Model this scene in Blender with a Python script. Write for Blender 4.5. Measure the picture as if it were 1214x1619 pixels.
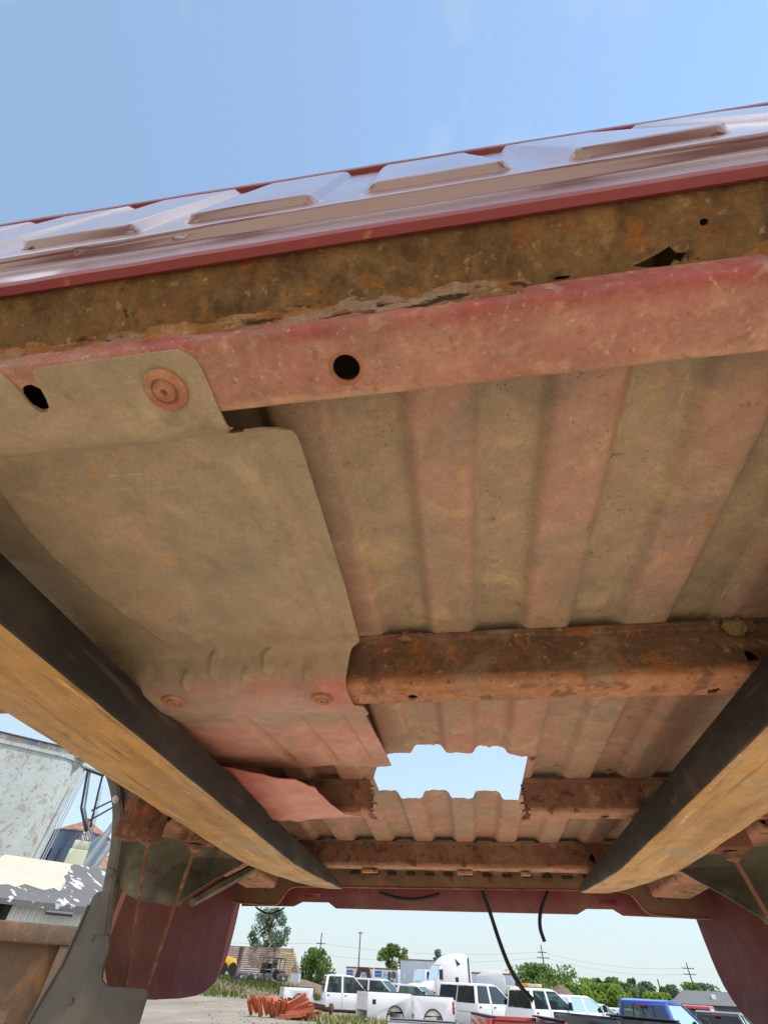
import bpy, bmesh, math, random
from mathutils import Vector, Matrix, noise as mnoise
from math import sin, cos, tan, pi, radians, degrees, sqrt, exp, hypot, atan2

for o in list(bpy.data.objects):
    bpy.data.objects.remove(o)
SC = bpy.context.scene
COL = SC.collection
rnd = random.Random(7)

# ------------------------------------------------------------------ camera
CAM_Z = 1.2
W = ((0.98984, -0.077999, -0.118882), (0.137392, 0.739962, 0.658468), (0.036609, -0.668111, 0.74316))
cd = bpy.data.cameras.new('camera')
cd.sensor_fit = 'VERTICAL'; cd.sensor_height = 24.0; cd.lens = 672 / 1619 * 24.0
cd.clip_start = 0.01; cd.clip_end = 5000
cam = bpy.data.objects.new('camera', cd); COL.objects.link(cam)
cam.matrix_world = Matrix(((W[0][0], -W[0][1], -W[0][2], 0), (W[1][0], -W[1][1], -W[1][2], 0),
                           (W[2][0], -W[2][1], -W[2][2], CAM_Z), (0, 0, 0, 1)))
SC.camera = cam

# ------------------------------------------------------------------ light
SUN_AZ, SUN_EL = 80.0, 61.0
sl = bpy.data.lights.new('sun', 'SUN'); sl.energy = 3.6; sl.angle = radians(0.5); sl.color = (1.0, 0.95, 0.87)
so = bpy.data.objects.new('sun', sl); COL.objects.link(so)
sd = Vector((sin(radians(SUN_AZ)) * cos(radians(SUN_EL)), cos(radians(SUN_AZ)) * cos(radians(SUN_EL)), sin(radians(SUN_EL))))
so.rotation_euler = sd.to_track_quat('Z', 'Y').to_euler(); so.location = (0, 0, 60)

wd = bpy.data.worlds.new("World"); SC.world = wd; wd.use_nodes = True
nt = wd.node_tree; N = nt.nodes; L = nt.links
bg = N['Background']
sky = N.new('ShaderNodeTexSky'); sky.sky_type = 'NISHITA'; sky.sun_disc = False
sky.sun_elevation = radians(SUN_EL); sky.sun_rotation = radians(SUN_AZ)
sky.air_density = 1.0; sky.dust_density = 0.0; sky.ozone_density = 1.5
bg.inputs['Strength'].default_value = 0.15
tc = N.new('ShaderNodeTexCoord')
nz = N.new('ShaderNodeTexNoise'); nz.inputs['Scale'].default_value = 2.6; nz.inputs['Detail'].default_value = 8; nz.inputs['Roughness'].default_value = 0.6
nz.inputs['Distortion'].default_value = 0.3
mp = N.new('ShaderNodeMapping'); mp.inputs['Scale'].default_value = (1, 1, 1.7); mp.inputs['Location'].default_value = (0.10, 0.42, 0.2)
L.new(tc.outputs['Generated'], mp.inputs['Vector']); L.new(mp.outputs[0], nz.inputs['Vector'])
cr = N.new('ShaderNodeValToRGB'); cr.color_ramp.elements[0].position = 0.50; cr.color_ramp.elements[1].position = 0.78
# thin high haze gathers towards the horizon
sx = N.new('ShaderNodeSeparateXYZ'); L.new(tc.outputs['Generated'], sx.inputs[0])
mr = N.new('ShaderNodeMapRange'); mr.inputs['From Min'].default_value = 0.0; mr.inputs['From Max'].default_value = 0.55
mr.inputs['To Min'].default_value = 0.95; mr.inputs['To Max'].default_value = 0.24
L.new(sx.outputs['Z'], mr.inputs['Value'])
ml = N.new('ShaderNodeMath'); ml.operation = 'MULTIPLY_ADD'; ml.inputs[1].default_value = -0.16; L.new(sx.outputs['Z'], ml.inputs[0]); 
L.new(nz.outputs['Fac'], ml.inputs[2]); ma = N.new('ShaderNodeMath'); ma.operation = 'ADD'; ma.inputs[1].default_value = 0.175; L.new(ml.outputs[0], ma.inputs[0]); L.new(ma.outputs[0], cr.inputs['Fac'])
mc = N.new('ShaderNodeMath'); mc.operation = 'MULTIPLY'; mc.inputs[1].default_value = 0.75
L.new(cr.outputs['Color'], mc.inputs[0])
mx = N.new('ShaderNodeMath'); mx.operation = 'MAXIMUM'
L.new(mr.outputs[0], mx.inputs[0]); L.new(mc.outputs[0], mx.inputs[1])
mixw = N.new('ShaderNodeMix'); mixw.data_type = 'RGBA'
L.new(mx.outputs[0], mixw.inputs['Factor']); L.new(sky.outputs[0], mixw.inputs['A'])
mixw.inputs['B'].default_value = (2.72, 3.08, 3.32, 1)
tint = N.new('ShaderNodeMix'); tint.data_type = 'RGBA'; tint.blend_type = 'MULTIPLY'; tint.inputs['Factor'].default_value = 1.0
L.new(sky.outputs[0], tint.inputs['A']); tint.inputs['B'].default_value = (1.10, 1.24, 1.20, 1)
L.new(tint.outputs['Result'], mixw.inputs['A'])
mb_ = N.new('ShaderNodeMapRange'); mb_.interpolation_type = 'SMOOTHSTEP'; mb_.inputs['From Min'].default_value = 0.19; mb_.inputs['From Max'].default_value = 0.27; mb_.inputs['To Max'].default_value = 1.0  # bright cloud added behind the camera to whiten the header's reflection
ny = N.new('ShaderNodeMath'); ny.operation = 'MULTIPLY'; ny.inputs[1].default_value = -1.0; L.new(sx.outputs['Y'], ny.inputs[0]); L.new(ny.outputs[0], mb_.inputs['Value'])
nb = N.new('ShaderNodeMapRange'); nb.inputs['From Min'].default_value = 0.32; nb.inputs['From Max'].default_value = 0.60; L.new(nz.outputs['Fac'], nb.inputs['Value'])
mf = N.new('ShaderNodeMath'); mf.operation = 'MULTIPLY'; L.new(mb_.outputs[0], mf.inputs[0]); L.new(nb.outputs[0], mf.inputs[1])
bank = N.new('ShaderNodeMix'); bank.data_type = 'RGBA'; L.new(mf.outputs[0], bank.inputs['Factor']); L.new(mixw.outputs['Result'], bank.inputs['A']); bank.inputs['B'].default_value = (8.0, 7.9, 8.4, 1)
L.new(bank.outputs['Result'], bg.inputs['Color'])

SC.view_settings.view_transform = 'Standard'; SC.view_settings.look = 'None'
SC.view_settings.gamma = 1; SC.view_settings.exposure = 0.68
SC.cycles.max_bounces = 8; SC.cycles.diffuse_bounces = 5
SC.cycles.transparent_max_bounces = 12

# ------------------------------------------------------------------ materials
def layered(name, base, layers=(), rough=0.7, rough2=None, bump=0.15, bscale=60, spec=0.3, metal=0.0, coat=0.0, specks=None, grad=None, grain=0.0):
    """layers: (colour, scale, lo, hi, strength, (sx,sy,sz))"""
    m = bpy.data.materials.new(name); m.use_nodes = True
    nt = m.node_tree; N = nt.nodes; L = nt.links; b = N['Principled BSDF']
    tc = N.new('ShaderNodeTexCoord')
    def nz(scale, st=(1, 1, 1), detail=6, rough=0.6, off=0.0, dist=0.4):
        mp = N.new('ShaderNodeMapping'); mp.inputs['Scale'].default_value = st; mp.inputs['Location'].default_value = (off, off * 1.7, off * 0.6)
        L.new(tc.outputs['Object'], mp.inputs['Vector'])
        n = N.new('ShaderNodeTexNoise'); n.inputs['Scale'].default_value = scale; n.inputs['Detail'].default_value = detail
        n.inputs['Roughness'].default_value = rough; n.inputs['Distortion'].default_value = dist
        L.new(mp.outputs[0], n.inputs['Vector']); return n.outputs['Fac']
    def mrange(src, lo, hi, a, c):
        r = N.new('ShaderNodeMapRange'); r.interpolation_type = 'SMOOTHSTEP'
        for k, v in zip(('From Min', 'From Max', 'To Min', 'To Max'), (lo, hi, a, c)): r.inputs[k].default_value = v
        L.new(src, r.inputs['Value']); return r.outputs[0]
    def mix(f, a, colour):
        x = N.new('ShaderNodeMix'); x.data_type = 'RGBA'
        L.new(f, x.inputs['Factor'])
        if isinstance(a, tuple): x.inputs['A'].default_value = (*a, 1)
        else: L.new(a, x.inputs['A'])
        x.inputs['B'].default_value = (*colour, 1); return x.outputs['Result']
    def mul(a, c):
        x = N.new('ShaderNodeMath'); x.operation = 'MULTIPLY'; L.new(a, x.inputs[0])
        if isinstance(c, (int, float)): x.inputs[1].default_value = c
        else: L.new(c, x.inputs[1])
        return x.outputs[0]
    cur = base
    if grad:   # (axis, lo, hi, colour, noise amount): a coat of paint or dust, or painted shading, that begins part-way along
        for (ax, lo, hi, colour, na) in grad:
            s = N.new('ShaderNodeSeparateXYZ'); L.new(tc.outputs['Object'], s.inputs[0])
            ad = N.new('ShaderNodeMath'); ad.operation = 'MULTIPLY_ADD'
            L.new(nz(14, detail=5, off=3.3), ad.inputs[0]); ad.inputs[1].default_value = na; L.new(s.outputs[ax], ad.inputs[2])
            cur = mix(mrange(ad.outputs[0], lo + na * 0.5, hi + na * 0.5, 0, 0.9), cur, colour)
    for i, (c, sc, lo, hi, st, sv) in enumerate(layers):
        f = mrange(nz(sc, sv, off=i * 2.37 + 0.7, dist=.4 if sc < 25 else .08), lo, hi, 0, st)
        cur = mix(f, cur, c)
    if specks:
        (c, sc, size, st) = specks
        v = N.new('ShaderNodeTexVoronoi'); v.inputs['Scale'].default_value = sc; v.inputs['Randomness'].default_value = 1.0
        wn = N.new('ShaderNodeTexNoise'); wn.inputs['Scale'].default_value = sc * 1.5; L.new(tc.outputs['Object'], wn.inputs['Vector'])
        wa = N.new('ShaderNodeVectorMath'); wa.operation = 'MULTIPLY_ADD'; L.new(wn.outputs['Color'], wa.inputs[0]); wa.inputs[1].default_value = (.9 / sc,) * 3; L.new(tc.outputs['Object'], wa.inputs[2]); L.new(wa.outputs[0], v.inputs['Vector'])
        f = mul(mrange(v.outputs['Distance'], size * 0.3, size, st, 0), mrange(nz(sc * 0.16, off=9.1), 0.52, 0.66, 0, 1))
        cur = mix(f, cur, c)
    if grain:
        for (sc_, det, am) in ((34, 9, grain), (260, 4, grain * .8)):
            f = mrange(nz(sc_, detail=det, rough=.72, off=sc_ * .13), .28, .72, 1 - am, 1 + am * .8)
            vm = N.new('ShaderNodeVectorMath'); vm.operation = 'SCALE'
            if isinstance(cur, tuple): vm.inputs[0].default_value = cur
            else: L.new(cur, vm.inputs[0])
            L.new(f, vm.inputs['Scale']); cur = vm.outputs[0]
    if isinstance(cur, tuple): b.inputs['Base Color'].default_value = (*cur, 1)
    else: L.new(cur, b.inputs['Base Color'])
    if rough2 is None: b.inputs['Roughness'].default_value = rough
    else: L.new(mrange(nz(9, off=5.5), 0.35, 0.65, rough, rough2), b.inputs['Roughness'])
    b.inputs['Specular IOR Level'].default_value = spec; b.inputs['Metallic'].default_value = metal
    b.inputs['Coat Weight'].default_value = coat; b.inputs['Coat Roughness'].default_value = 0.20 if coat >= 1 else 0.06; b.inputs['Coat IOR'].default_value = 2.1 if coat >= 1 else 1.5
    if bump:
        bp = N.new('ShaderNodeBump'); bp.inputs['Strength'].default_value = bump; bp.inputs['Distance'].default_value = 0.004
        L.new(nz(bscale, detail=8, rough=0.7, off=1.1), bp.inputs['Height']); L.new(bp.outputs[0], b.inputs['Normal'])
    return m

U = (1, 1, 1)
RUST = (0.17, 0.062, 0.018); RUSTD = (0.07, 0.028, 0.012); RUSTO = (0.36, 0.13, 0.03); DUST = (0.31, 0.20, 0.095); GREYP = (0.22, 0.20, 0.15)
M = {}
M['floor'] = layered('underfloor_dusty_paint', (0.292, 0.194, 0.116), grad=[('Z', 0.3715, 0.3630, (0.322, 0.174, 0.114), 0.008), ('Y', -0.72, -0.25, (0.335, 0.160, 0.105), 0.25)],
    layers=[((0.25, 0.185, 0.115), 5, 0.44, 0.62, 0.6, (1, .5, 1)), ((0.19, 0.15, 0.10), 9, 0.5, 0.68, 0.6, U), ((0.40, 0.275, 0.14), 15, 0.54, 0.68, 0.6, U),
            ((0.34, 0.115, 0.08), 6, 0.56, 0.70, 0.45, (1, .4, 1)), ((0.40, 0.22, 0.085), 34, 0.635, 0.70, 0.6, (1, .6, 1)), ((0.43, 0.31, 0.19), 120, 0.665, 0.70, 0.6, (1, .10, 1)),
            ((0.12, 0.08, 0.045), 38, 0.645, 0.72, 0.7, U), ((0.34, 0.15, 0.05), 60, 0.68, 0.73, 0.8, (1, .3, 1)), ((0.46, 0.34, 0.21), 90, 0.66, 0.74, 0.5, U)],
    grain=.16, rough=0.65, rough2=0.85, bump=0.3, bscale=110, specks=((0.05, 0.03, 0.02), 230, 0.30, 0.9))
M['shield'] = layered('shield_galvanised_dusty', (0.275, 0.190, 0.108), grad=[('Y', -0.668, -0.648, (0.36, 0.10, 0.08), 0.012), ('Y', -0.64, -0.57, (0.40, 0.165, 0.115), 0.03)],
    layers=[((0.195, 0.15, 0.092), 4, 0.44, 0.62, 0.7, U), ((0.33, 0.19, 0.115), 6, 0.48, 0.66, 0.55, (1, .6, 1)), ((0.40, 0.28, 0.15), 12, 0.54, 0.70, 0.5, U),
            ((0.42, 0.21, 0.065), 20, 0.665, 0.72, 0.6, U), ((0.14, 0.11, 0.07), 26, 0.60, 0.72, 0.45, U), ((0.42, 0.31, 0.19), 110, 0.66, 0.71, 0.45, (.12, 1, 1)), ((0.15, 0.10, 0.06), 90, 0.66, 0.72, 0.5, U)],
    grain=.15, rough=0.5, rough2=0.75, bump=0.2, bscale=90, spec=0.4)
M['sillred'] = layered('dusty_red_primer', (0.25, 0.055, 0.045), grad=[('Y', -1.113, -1.102, (0.30, 0.132, 0.088), 0.008), ('Y', -1.0700, -1.0625, (0.42, 0.235, 0.13), 0.014)],
    layers=[((0.36, 0.185, 0.12), 9, 0.46, 0.64, 0.6, (1, 2, 1)), ((0.24, 0.125, 0.078), 13, 0.50, 0.66, 0.6, U), ((0.30, 0.085, 0.062), 7, 0.56, 0.7, 0.4, (.6, 1, 1)),
            ((0.40, 0.24, 0.14), 75, 0.53, 0.68, 0.45, U), ((0.20, 0.085, 0.05), 105, 0.58, 0.68, 0.6, U), ((0.40, 0.15, 0.035), 28, 0.665, 0.71, 0.9, U), ((0.46, 0.32, 0.21), 160, 0.60, 0.70, 0.5, U)], grain=.17, rough=0.6, rough2=0.8, bump=0.3, bscale=130)
M['rustfront'] = layered('brown_rust', (0.140, 0.076, 0.028),
    layers=[((0.165, 0.098, 0.040), 7, 0.42, 0.62, 0.8, (1, 1, .6)), ((0.07, 0.037, 0.016), 18, 0.48, 0.66, 0.75, (1.3, 1, .6)), ((0.21, 0.115, 0.04), 26, 0.50, 0.66, 0.65, (1.5, 1, .5)), ((0.23, 0.20, 0.145), 13, 0.62, 0.68, 0.6, U),
            ((0.06, 0.030, 0.014), 34, 0.55, 0.68, 0.6, (1, 1, .6)), ((0.22, 0.075, 0.018), 40, 0.56, 0.64, 0.7, U), ((0.30, 0.20, 0.10), 90, 0.60, 0.68, 0.6, U)], grain=.25, rough=0.85, bump=0.9, bscale=90, spec=0.12, specks=((0.02, 0.012, 0.008), 110, 0.3, 0.9))
M['crust'] = layered('flaking_rust_crust', (0.27, 0.175, 0.11),
    layers=[((0.20, 0.08, 0.022), 62, 0.44, 0.54, 0.9, (.5, 1, 1)), ((0.035, 0.02, 0.012), 85, 0.54, 0.61, 0.95, (.4, 1, 1)), ((0.33, 0.11, 0.075), 40, 0.58, 0.66, 0.7, (.4, 1, 1)), ((0.34, 0.25, 0.17), 70, 0.58, 0.66, 0.6, U), ((0.30, 0.12, 0.03), 22, 0.5, 0.6, 0.7, (.5, 1, 1))], grain=.25, rough=0.9, bump=1.0, bscale=140, spec=0.1)
M['sillrust'] = layered('rusted_cross_sill', (0.125, 0.068, 0.038), grad=[('Z', 0.306, 0.2965, (0.36, 0.155, 0.08), 0.006)],
    layers=[((0.23, 0.165, 0.105), 9, 0.48, 0.60, 0.6, (.7, 1, 1)), ((0.27, 0.095, 0.022), 13, 0.55, 0.66, 0.65, (1, 1, 1.4)), ((0.26, 0.085, 0.062), 6, 0.56, 0.68, 0.5, U),
            ((0.085, 0.042, 0.02), 30, 0.54, 0.66, 0.6, U), ((0.33, 0.26, 0.17), 24, 0.63, 0.69, 0.65, U), ((0.40, 0.23, 0.10), 75, 0.60, 0.68, 0.6, U), ((0.30, 0.12, 0.03), 55, 0.58, 0.66, 0.6, U), ((0.05, 0.025, 0.014), 95, 0.63, 0.68, 0.6, U)], grain=.22, rough=0.8, bump=0.7, bscale=110, spec=0.15)
M['sillfar'] = layered('reddish_cross_sill', (0.17, 0.075, 0.047), grad=[('Z', 0.309, 0.3015, (0.38, 0.18, 0.11), 0.008)],
    layers=[((0.20, 0.12, 0.065), 8, 0.46, 0.62, 0.7, U), ((0.075, 0.036, 0.02), 36, 0.55, 0.65, 0.8, U), ((0.33, 0.20, 0.10), 20, 0.58, 0.68, 0.6, U), ((0.25, 0.065, 0.045), 10, 0.58, 0.68, 0.6, U), ((0.36, 0.22, 0.12), 90, 0.62, 0.70, 0.5, U)], grain=.2, rough=0.8, bump=0.5, bscale=110, spec=0.15)
M['bodyred_in'] = layered('red_panel_inner', (0.085, 0.014, 0.015), grad=[('Y', 0.80, 0.20, (0.14, 0.052, 0.036), 0.15)],  # dust at the front; darkening towards the tail is partly painted shading
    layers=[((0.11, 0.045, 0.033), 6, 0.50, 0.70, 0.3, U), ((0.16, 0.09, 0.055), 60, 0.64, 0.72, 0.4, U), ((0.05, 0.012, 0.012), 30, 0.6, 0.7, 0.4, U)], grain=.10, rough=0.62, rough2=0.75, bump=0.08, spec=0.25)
M['redpaint'] = layered('gloss_red_body_paint', (0.10, 0.006, 0.009), layers=[((0.20, 0.05, 0.045), 6, 0.55, 0.75, 0.35, U), ((0.4, 0.3, 0.2), 60, 0.70, 0.76, 0.35, U)], rough=0.30, rough2=0.40, bump=0.03, bscale=25, spec=0.6, coat=1.0)
M['redmatte'] = layered('faded_red_paint', (0.185, 0.03, 0.03), layers=[((0.22, 0.085, 0.06), 12, 0.5, 0.68, 0.6, U), ((0.32, 0.15, 0.07), 40, 0.64, 0.74, 0.6, U)], rough=0.5, bump=0.1)
M['pinktorn'] = layered('torn_pink_sheet', (0.42, 0.13, 0.09), layers=[((0.46, 0.20, 0.13), 8, 0.5, 0.62, 0.7, U), ((0.30, 0.16, 0.09), 14, 0.58, 0.7, 0.6, U)], grain=.13, rough=0.5, bump=0.1)
M['rust'] = layered('flaky_rust', (0.13, 0.056, 0.030), layers=[((0.22, 0.12, 0.07), 30, 0.5, 0.62, 0.8, U), ((0.09, 0.035, 0.018), 50, 0.55, 0.66, 0.8, U), ((0.33, 0.06, 0.04), 10, 0.56, 0.66, 0.6, U)], rough=0.9, bump=1.0, bscale=90, spec=0.1)
M['disc'] = layered('orange_rusty_disc', (0.27, 0.10, 0.05), layers=[((0.36, 0.20, 0.09), 40, 0.5, 0.65, 0.6, U), ((0.22, 0.06, 0.03), 60, 0.58, 0.68, 0.6, U)], grain=.13, rough=0.7, bump=0.3, bscale=150)
M['tub'] = layered('wheelhouse_dark_liner', (0.10, 0.085, 0.055), layers=[((0.19, 0.15, 0.09), 7, 0.5, 0.66, 0.8, U), ((0.045, 0.04, 0.03), 12, 0.52, 0.66, 0.7, U), ((0.17, 0.08, 0.04), 20, 0.62, 0.7, 0.5, U)], grain=.13, rough=0.8, bump=0.3)
M['rearsill'] = layered('brown_dusty_sill', (0.165, 0.088, 0.05), layers=[((0.20, 0.125, 0.07), 6, 0.46, 0.64, 0.8, U), ((0.11, 0.06, 0.035), 16, 0.55, 0.68, 0.6, U), ((0.27, 0.18, 0.11), 50, 0.66, 0.72, 0.5, U)], grain=.13, rough=0.7, bump=0.15)
M['valance'] = layered('dark_red_rear_valance', (0.15, 0.026, 0.027), layers=[((0.18, 0.075, 0.05), 7, 0.46, 0.66, 0.7, U), ((0.20, 0.12, 0.075), 40, 0.6, 0.7, 0.5, U)], rough=0.4, bump=0.05, spec=0.45)
M['rubber'] = layered('black_rubber', (0.012, 0.012, 0.013), layers=[((0.05, 0.045, 0.035), 12, 0.52, 0.7, 0.6, U)], rough=0.55, bump=0.1)
M['plastic'] = layered('grey_moulded_plastic', (0.085, 0.076, 0.062), layers=[((0.14, 0.12, 0.085), 6, 0.46, 0.66, 0.7, U), ((0.05, 0.047, 0.04), 10, 0.55, 0.7, 0.5, U), ((0.19, 0.17, 0.13), 60, 0.68, 0.74, 0.4, U)], grain=.08, rough=0.6, bump=0.1, bscale=200, spec=0.35)
M['forkblack'] = layered('black_fork_paint', (0.011, 0.008, 0.006), layers=[((0.05, 0.033, 0.02), 9, 0.46, 0.68, 0.7, (1, .3, 1)), ((0.09, 0.06, 0.033), 60, 0.60, 0.70, 0.5, (1, .06, 1)), ((0.10, 0.05, 0.022), 16, 0.62, 0.70, 0.6, (1, .5, 1)), ((0.13, 0.09, 0.05), 70, 0.66, 0.74, 0.4, (1, .25, 1))], rough=0.5, rough2=0.7, bump=0.12, bscale=120, spec=0.3)
M['forkworn'] = layered('worn_tan_fork_steel', (0.40, 0.205, 0.052),
    layers=[((0.31, 0.165, 0.055), 8, 0.42, 0.62, 0.8, (1, .35, 1)), ((0.44, 0.26, 0.09), 14, 0.52, 0.7, 0.7, (1, .3, 1)), ((0.15, 0.078, 0.026), 30, 0.56, 0.68, 0.8, (1.4, .12, 1)), ((0.24, 0.115, 0.03), 9, 0.5, 0.6, 0.7, (1.6, .15, 1)), ((0.10, 0.055, 0.025), 44, 0.62, 0.70, 0.8, (1, .3, 1)), ((0.17, 0.085, 0.028), 95, 0.56, 0.66, 0.6, (1, .05, 1)), ((0.56, 0.36, 0.15), 120, 0.62, 0.69, 0.6, (1, .05, 1)), ((0.22, 0.16, 0.09), 5, 0.52, 0.68, 0.5, (1, .5, 1)), ((0.60, 0.44, 0.24), 70, 0.68, 0.75, 0.6, U)], grain=.13, rough=0.55, rough2=0.75, bump=0.35, bscale=70, spec=0.3)
M['mud'] = layered('dried_mud', (0.21, 0.13, 0.06), layers=[((0.13, 0.075, 0.035), 60, 0.5, 0.62, 0.8, U)], rough=0.95, bump=1.0, bscale=90, spec=0.1)
M['void'] = layered('near_black_fill', (0.03, 0.02, 0.014), rough=0.9, bump=0)  # near-black colour for the plates that paint the dark of hollows

M['ground'] = layered('gravel_dirt', (0.235, 0.205, 0.165), layers=[((0.17, 0.15, 0.12), .25, 0.44, 0.6, 0.8, (1, .35, 1)), ((0.30, 0.265, 0.21), .7, 0.52, 0.66, 0.7, U), ((0.22, 0.19, 0.15), 2.6, 0.56, 0.68, 0.6, U), ((0.40, 0.36, 0.30), 9, 0.58, 0.68, 0.5, U), ((0.15, 0.16, 0.06), .45, 0.64, 0.72, 0.35, U)], rough=0.95, bump=0.6, bscale=8, spec=0.1)
M['berm'] = layered('dark_dirt', (0.15, 0.115, 0.085), layers=[((0.21, 0.17, 0.13), 1.2, 0.5, 0.65, 0.7, U), ((0.09, 0.07, 0.055), 2.3, 0.55, 0.68, 0.6, U)], rough=0.95, bump=0.9, bscale=3, spec=0.1)
M['grass'] = layered('green_grass', (0.085, 0.13, 0.024), layers=[((0.15, 0.18, 0.05), 1.3, 0.5, 0.66, 0.7, U), ((0.24, 0.22, 0.09), 3, 0.6, 0.7, 0.5, U)], rough=0.8, bump=0, spec=0.15)
M['grassdry'] = layered('pale_weeds', (0.16, 0.19, 0.06), layers=[((0.33, 0.29, 0.13), 1.3, 0.45, 0.6, 0.7, U)], rough=0.8, bump=0, spec=0.15)
def leafmat(name, a, c):
    m = layered(name, a, layers=[(c, 0.8, 0.42, 0.62, 0.9, U), (tuple(x * 0.6 for x in a), 2.2, 0.55, 0.7, 0.6, U)], rough=0.6, bump=0, spec=0.25)
    nt = m.node_tree; b = nt.nodes['Principled BSDF']
    tr = nt.nodes.new('ShaderNodeBsdfTranslucent'); mixs = nt.nodes.new('ShaderNodeMixShader'); mixs.inputs[0].default_value = 0.35
    nt.links.new(b.inputs['Base Color'].links[0].from_socket, tr.inputs['Color'])
    nt.links.new(b.outputs[0], mixs.inputs[1]); nt.links.new(tr.outputs[0], mixs.inputs[2]); nt.links.new(mixs.outputs[0], nt.nodes['Material Output'].inputs['Surface'])
    return m
M['leafdark'] = leafmat('leaf_blue_green', (0.12, 0.185, 0.11), (0.17, 0.25, 0.15))
M['leafmid'] = leafmat('leaf_mid_green', (0.11, 0.18, 0.045), (0.17, 0.25, 0.07))
M['leafbright'] = leafmat('leaf_yellow_green', (0.17, 0.27, 0.04), (0.25, 0.35, 0.07))
M['bark'] = layered('bark', (0.11, 0.085, 0.06), rough=0.9, bump=0.3)
M['pole'] = layered('creosoted_pole', (0.075, 0.055, 0.05), rough=0.9, bump=0)
M['wire'] = layered('dark_wire', (0.03, 0.03, 0.035), rough=0.6, bump=0)
M['concrete'] = layered('peeling_white_concrete', (0.40, 0.445, 0.435), layers=[((0.34, 0.38, 0.37), .25, 0.45, 0.62, 0.7, U), ((0.30, 0.275, 0.22), .9, 0.54, 0.60, 0.7, (1, 1, .8)), ((0.25, 0.21, 0.16), 2.6, 0.575, 0.615, 0.75, U), ((0.27, 0.23, 0.19), .13, 0.60, 0.70, 0.7, (1, 1, .7))], rough=0.9, bump=0.3, bscale=3, spec=0.1)
M['gallery'] = layered('weathered_gallery_cladding', (0.36, 0.36, 0.335), layers=[((0.27, 0.24, 0.20), .8, 0.48, 0.56, 0.8, (1, 1, .5)), ((0.46, 0.46, 0.43), 1.1, 0.57, 0.63, 0.8, U)], rough=0.9, bump=0.2, spec=0.1)
M['bluesteel'] = layered('blue_grey_bin_steel', (0.12, 0.175, 0.24), layers=[((0.095, 0.14, 0.195), .4, 0.45, 0.62, 0.7, (1, 1, .3))], rough=0.45, bump=0, spec=0.5, metal=0.3)
M['rustroof'] = layered('rusty_cone_roof', (0.22, 0.115, 0.075), layers=[((0.29, 0.20, 0.15), 1, 0.5, 0.62, 0.8, U)], rough=0.8, bump=0)
M['creamtank'] = layered('cream_green_tank', (0.40, 0.41, 0.30), layers=[((0.30, 0.30, 0.16), 1.0, 0.5, 0.62, 0.8, (1, 1, .3)), ((0.55, 0.57, 0.50), .5, 0.54, 0.64, 0.6, U)], rough=0.6, bump=0)
M['galv'] = layered('galvanised_steel', (0.36, 0.38, 0.41), layers=[((0.25, 0.26, 0.29), 1.5, 0.5, 0.65, 0.7, U)], rough=0.45, bump=0, metal=0.4, spec=0.5)
M['darksteel'] = layered('dark_steel', (0.06, 0.065, 0.075), rough=0.55, bump=0, metal=0.3)
M['shedroof'] = layered('peeling_roof_paint', (0.105, 0.103, 0.105), layers=[((0.17, 0.17, 0.175), .5, 0.5, 0.66, 0.8, U), ((0.50, 0.53, 0.55), 3.2, 0.585, 0.605, 0.9, (.35, 1.3, 1.3))], rough=0.75, bump=0.2, bscale=12)
M['roofpatch'] = layered('cream_patch', (0.40, 0.36, 0.29), layers=[((0.52, 0.47, 0.39), 3, 0.5, 0.66, 0.5, (.3, 2, 2))], rough=0.8, bump=0.1)
M['corrugated'] = layered('white_corrugated', (0.56, 0.60, 0.58), layers=[((0.44, 0.46, 0.45), 1.5, 0.55, 0.7, 0.6, (1, 1, .3))], rough=0.5, bump=0)
M['barndark'] = layered('dark_timber', (0.035, 0.03, 0.03), rough=0.9, bump=0)
M['binrust'] = layered('rusty_brown_steel', (0.115, 0.066, 0.038), layers=[((0.075, 0.06, 0.045), 2.3, 0.42, 0.6, 0.8, U), ((0.21, 0.105, 0.045), 3.4, 0.52, 0.66, 0.8, (1, 1, .7)), ((0.15, 0.14, 0.115), 3, 0.6, 0.70, 0.6, U), ((0.22, 0.12, 0.06), 22, 0.6, 0.7, 0.5, U)], grain=.13, rough=0.75, bump=0.3, bscale=30)
M['white'] = layered('white_car_paint', (0.72, 0.73, 0.74), layers=[((0.60, 0.60, 0.58), 1.2, 0.55, 0.72, 0.5, U)], rough=0.25, bump=0, spec=0.5, coat=0.6)
M['silver'] = layered('silver_car_paint', (0.40, 0.42, 0.45), rough=0.35, bump=0, spec=0.5, metal=0.4, coat=0.5)
M['blue'] = layered('blue_car_paint', (0.012, 0.06, 0.36), rough=0.25, bump=0, coat=0.8)
M['carred'] = layered('red_car_paint', (0.40, 0.02, 0.018), rough=0.3, bump=0, coat=0.6)
M['cardark'] = layered('dark_car_paint', (0.03, 0.032, 0.04), rough=0.25, bump=0, coat=0.8)
M['liner'] = layered('black_bed_liner', (0.025, 0.024, 0.026), layers=[((0.07, 0.065, 0.06), 2, 0.5, 0.7, 0.6, U)], rough=0.7, bump=0)
M['grey'] = layered('grey_rail', (0.22, 0.22, 0.23), rough=0.5, bump=0)
M['seat'] = layered('dark_upholstery', (0.05, 0.048, 0.045), rough=0.9, bump=0)
M['taillight'] = layered('red_lens', (0.33, 0.012, 0.02), rough=0.15, bump=0, coat=0.5)
M['amber'] = layered('amber_plastic', (0.62, 0.26, 0.03), rough=0.35, bump=0)
M['cream'] = layered('cream_plastic', (0.6, 0.52, 0.30), rough=0.4, bump=0)
M['yellow'] = layered('yellow_machine_paint', (0.62, 0.37, 0.025), layers=[((0.4, 0.2, 0.05), 2, 0.58, 0.68, 0.7, U)], rough=0.45, bump=0)
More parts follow.
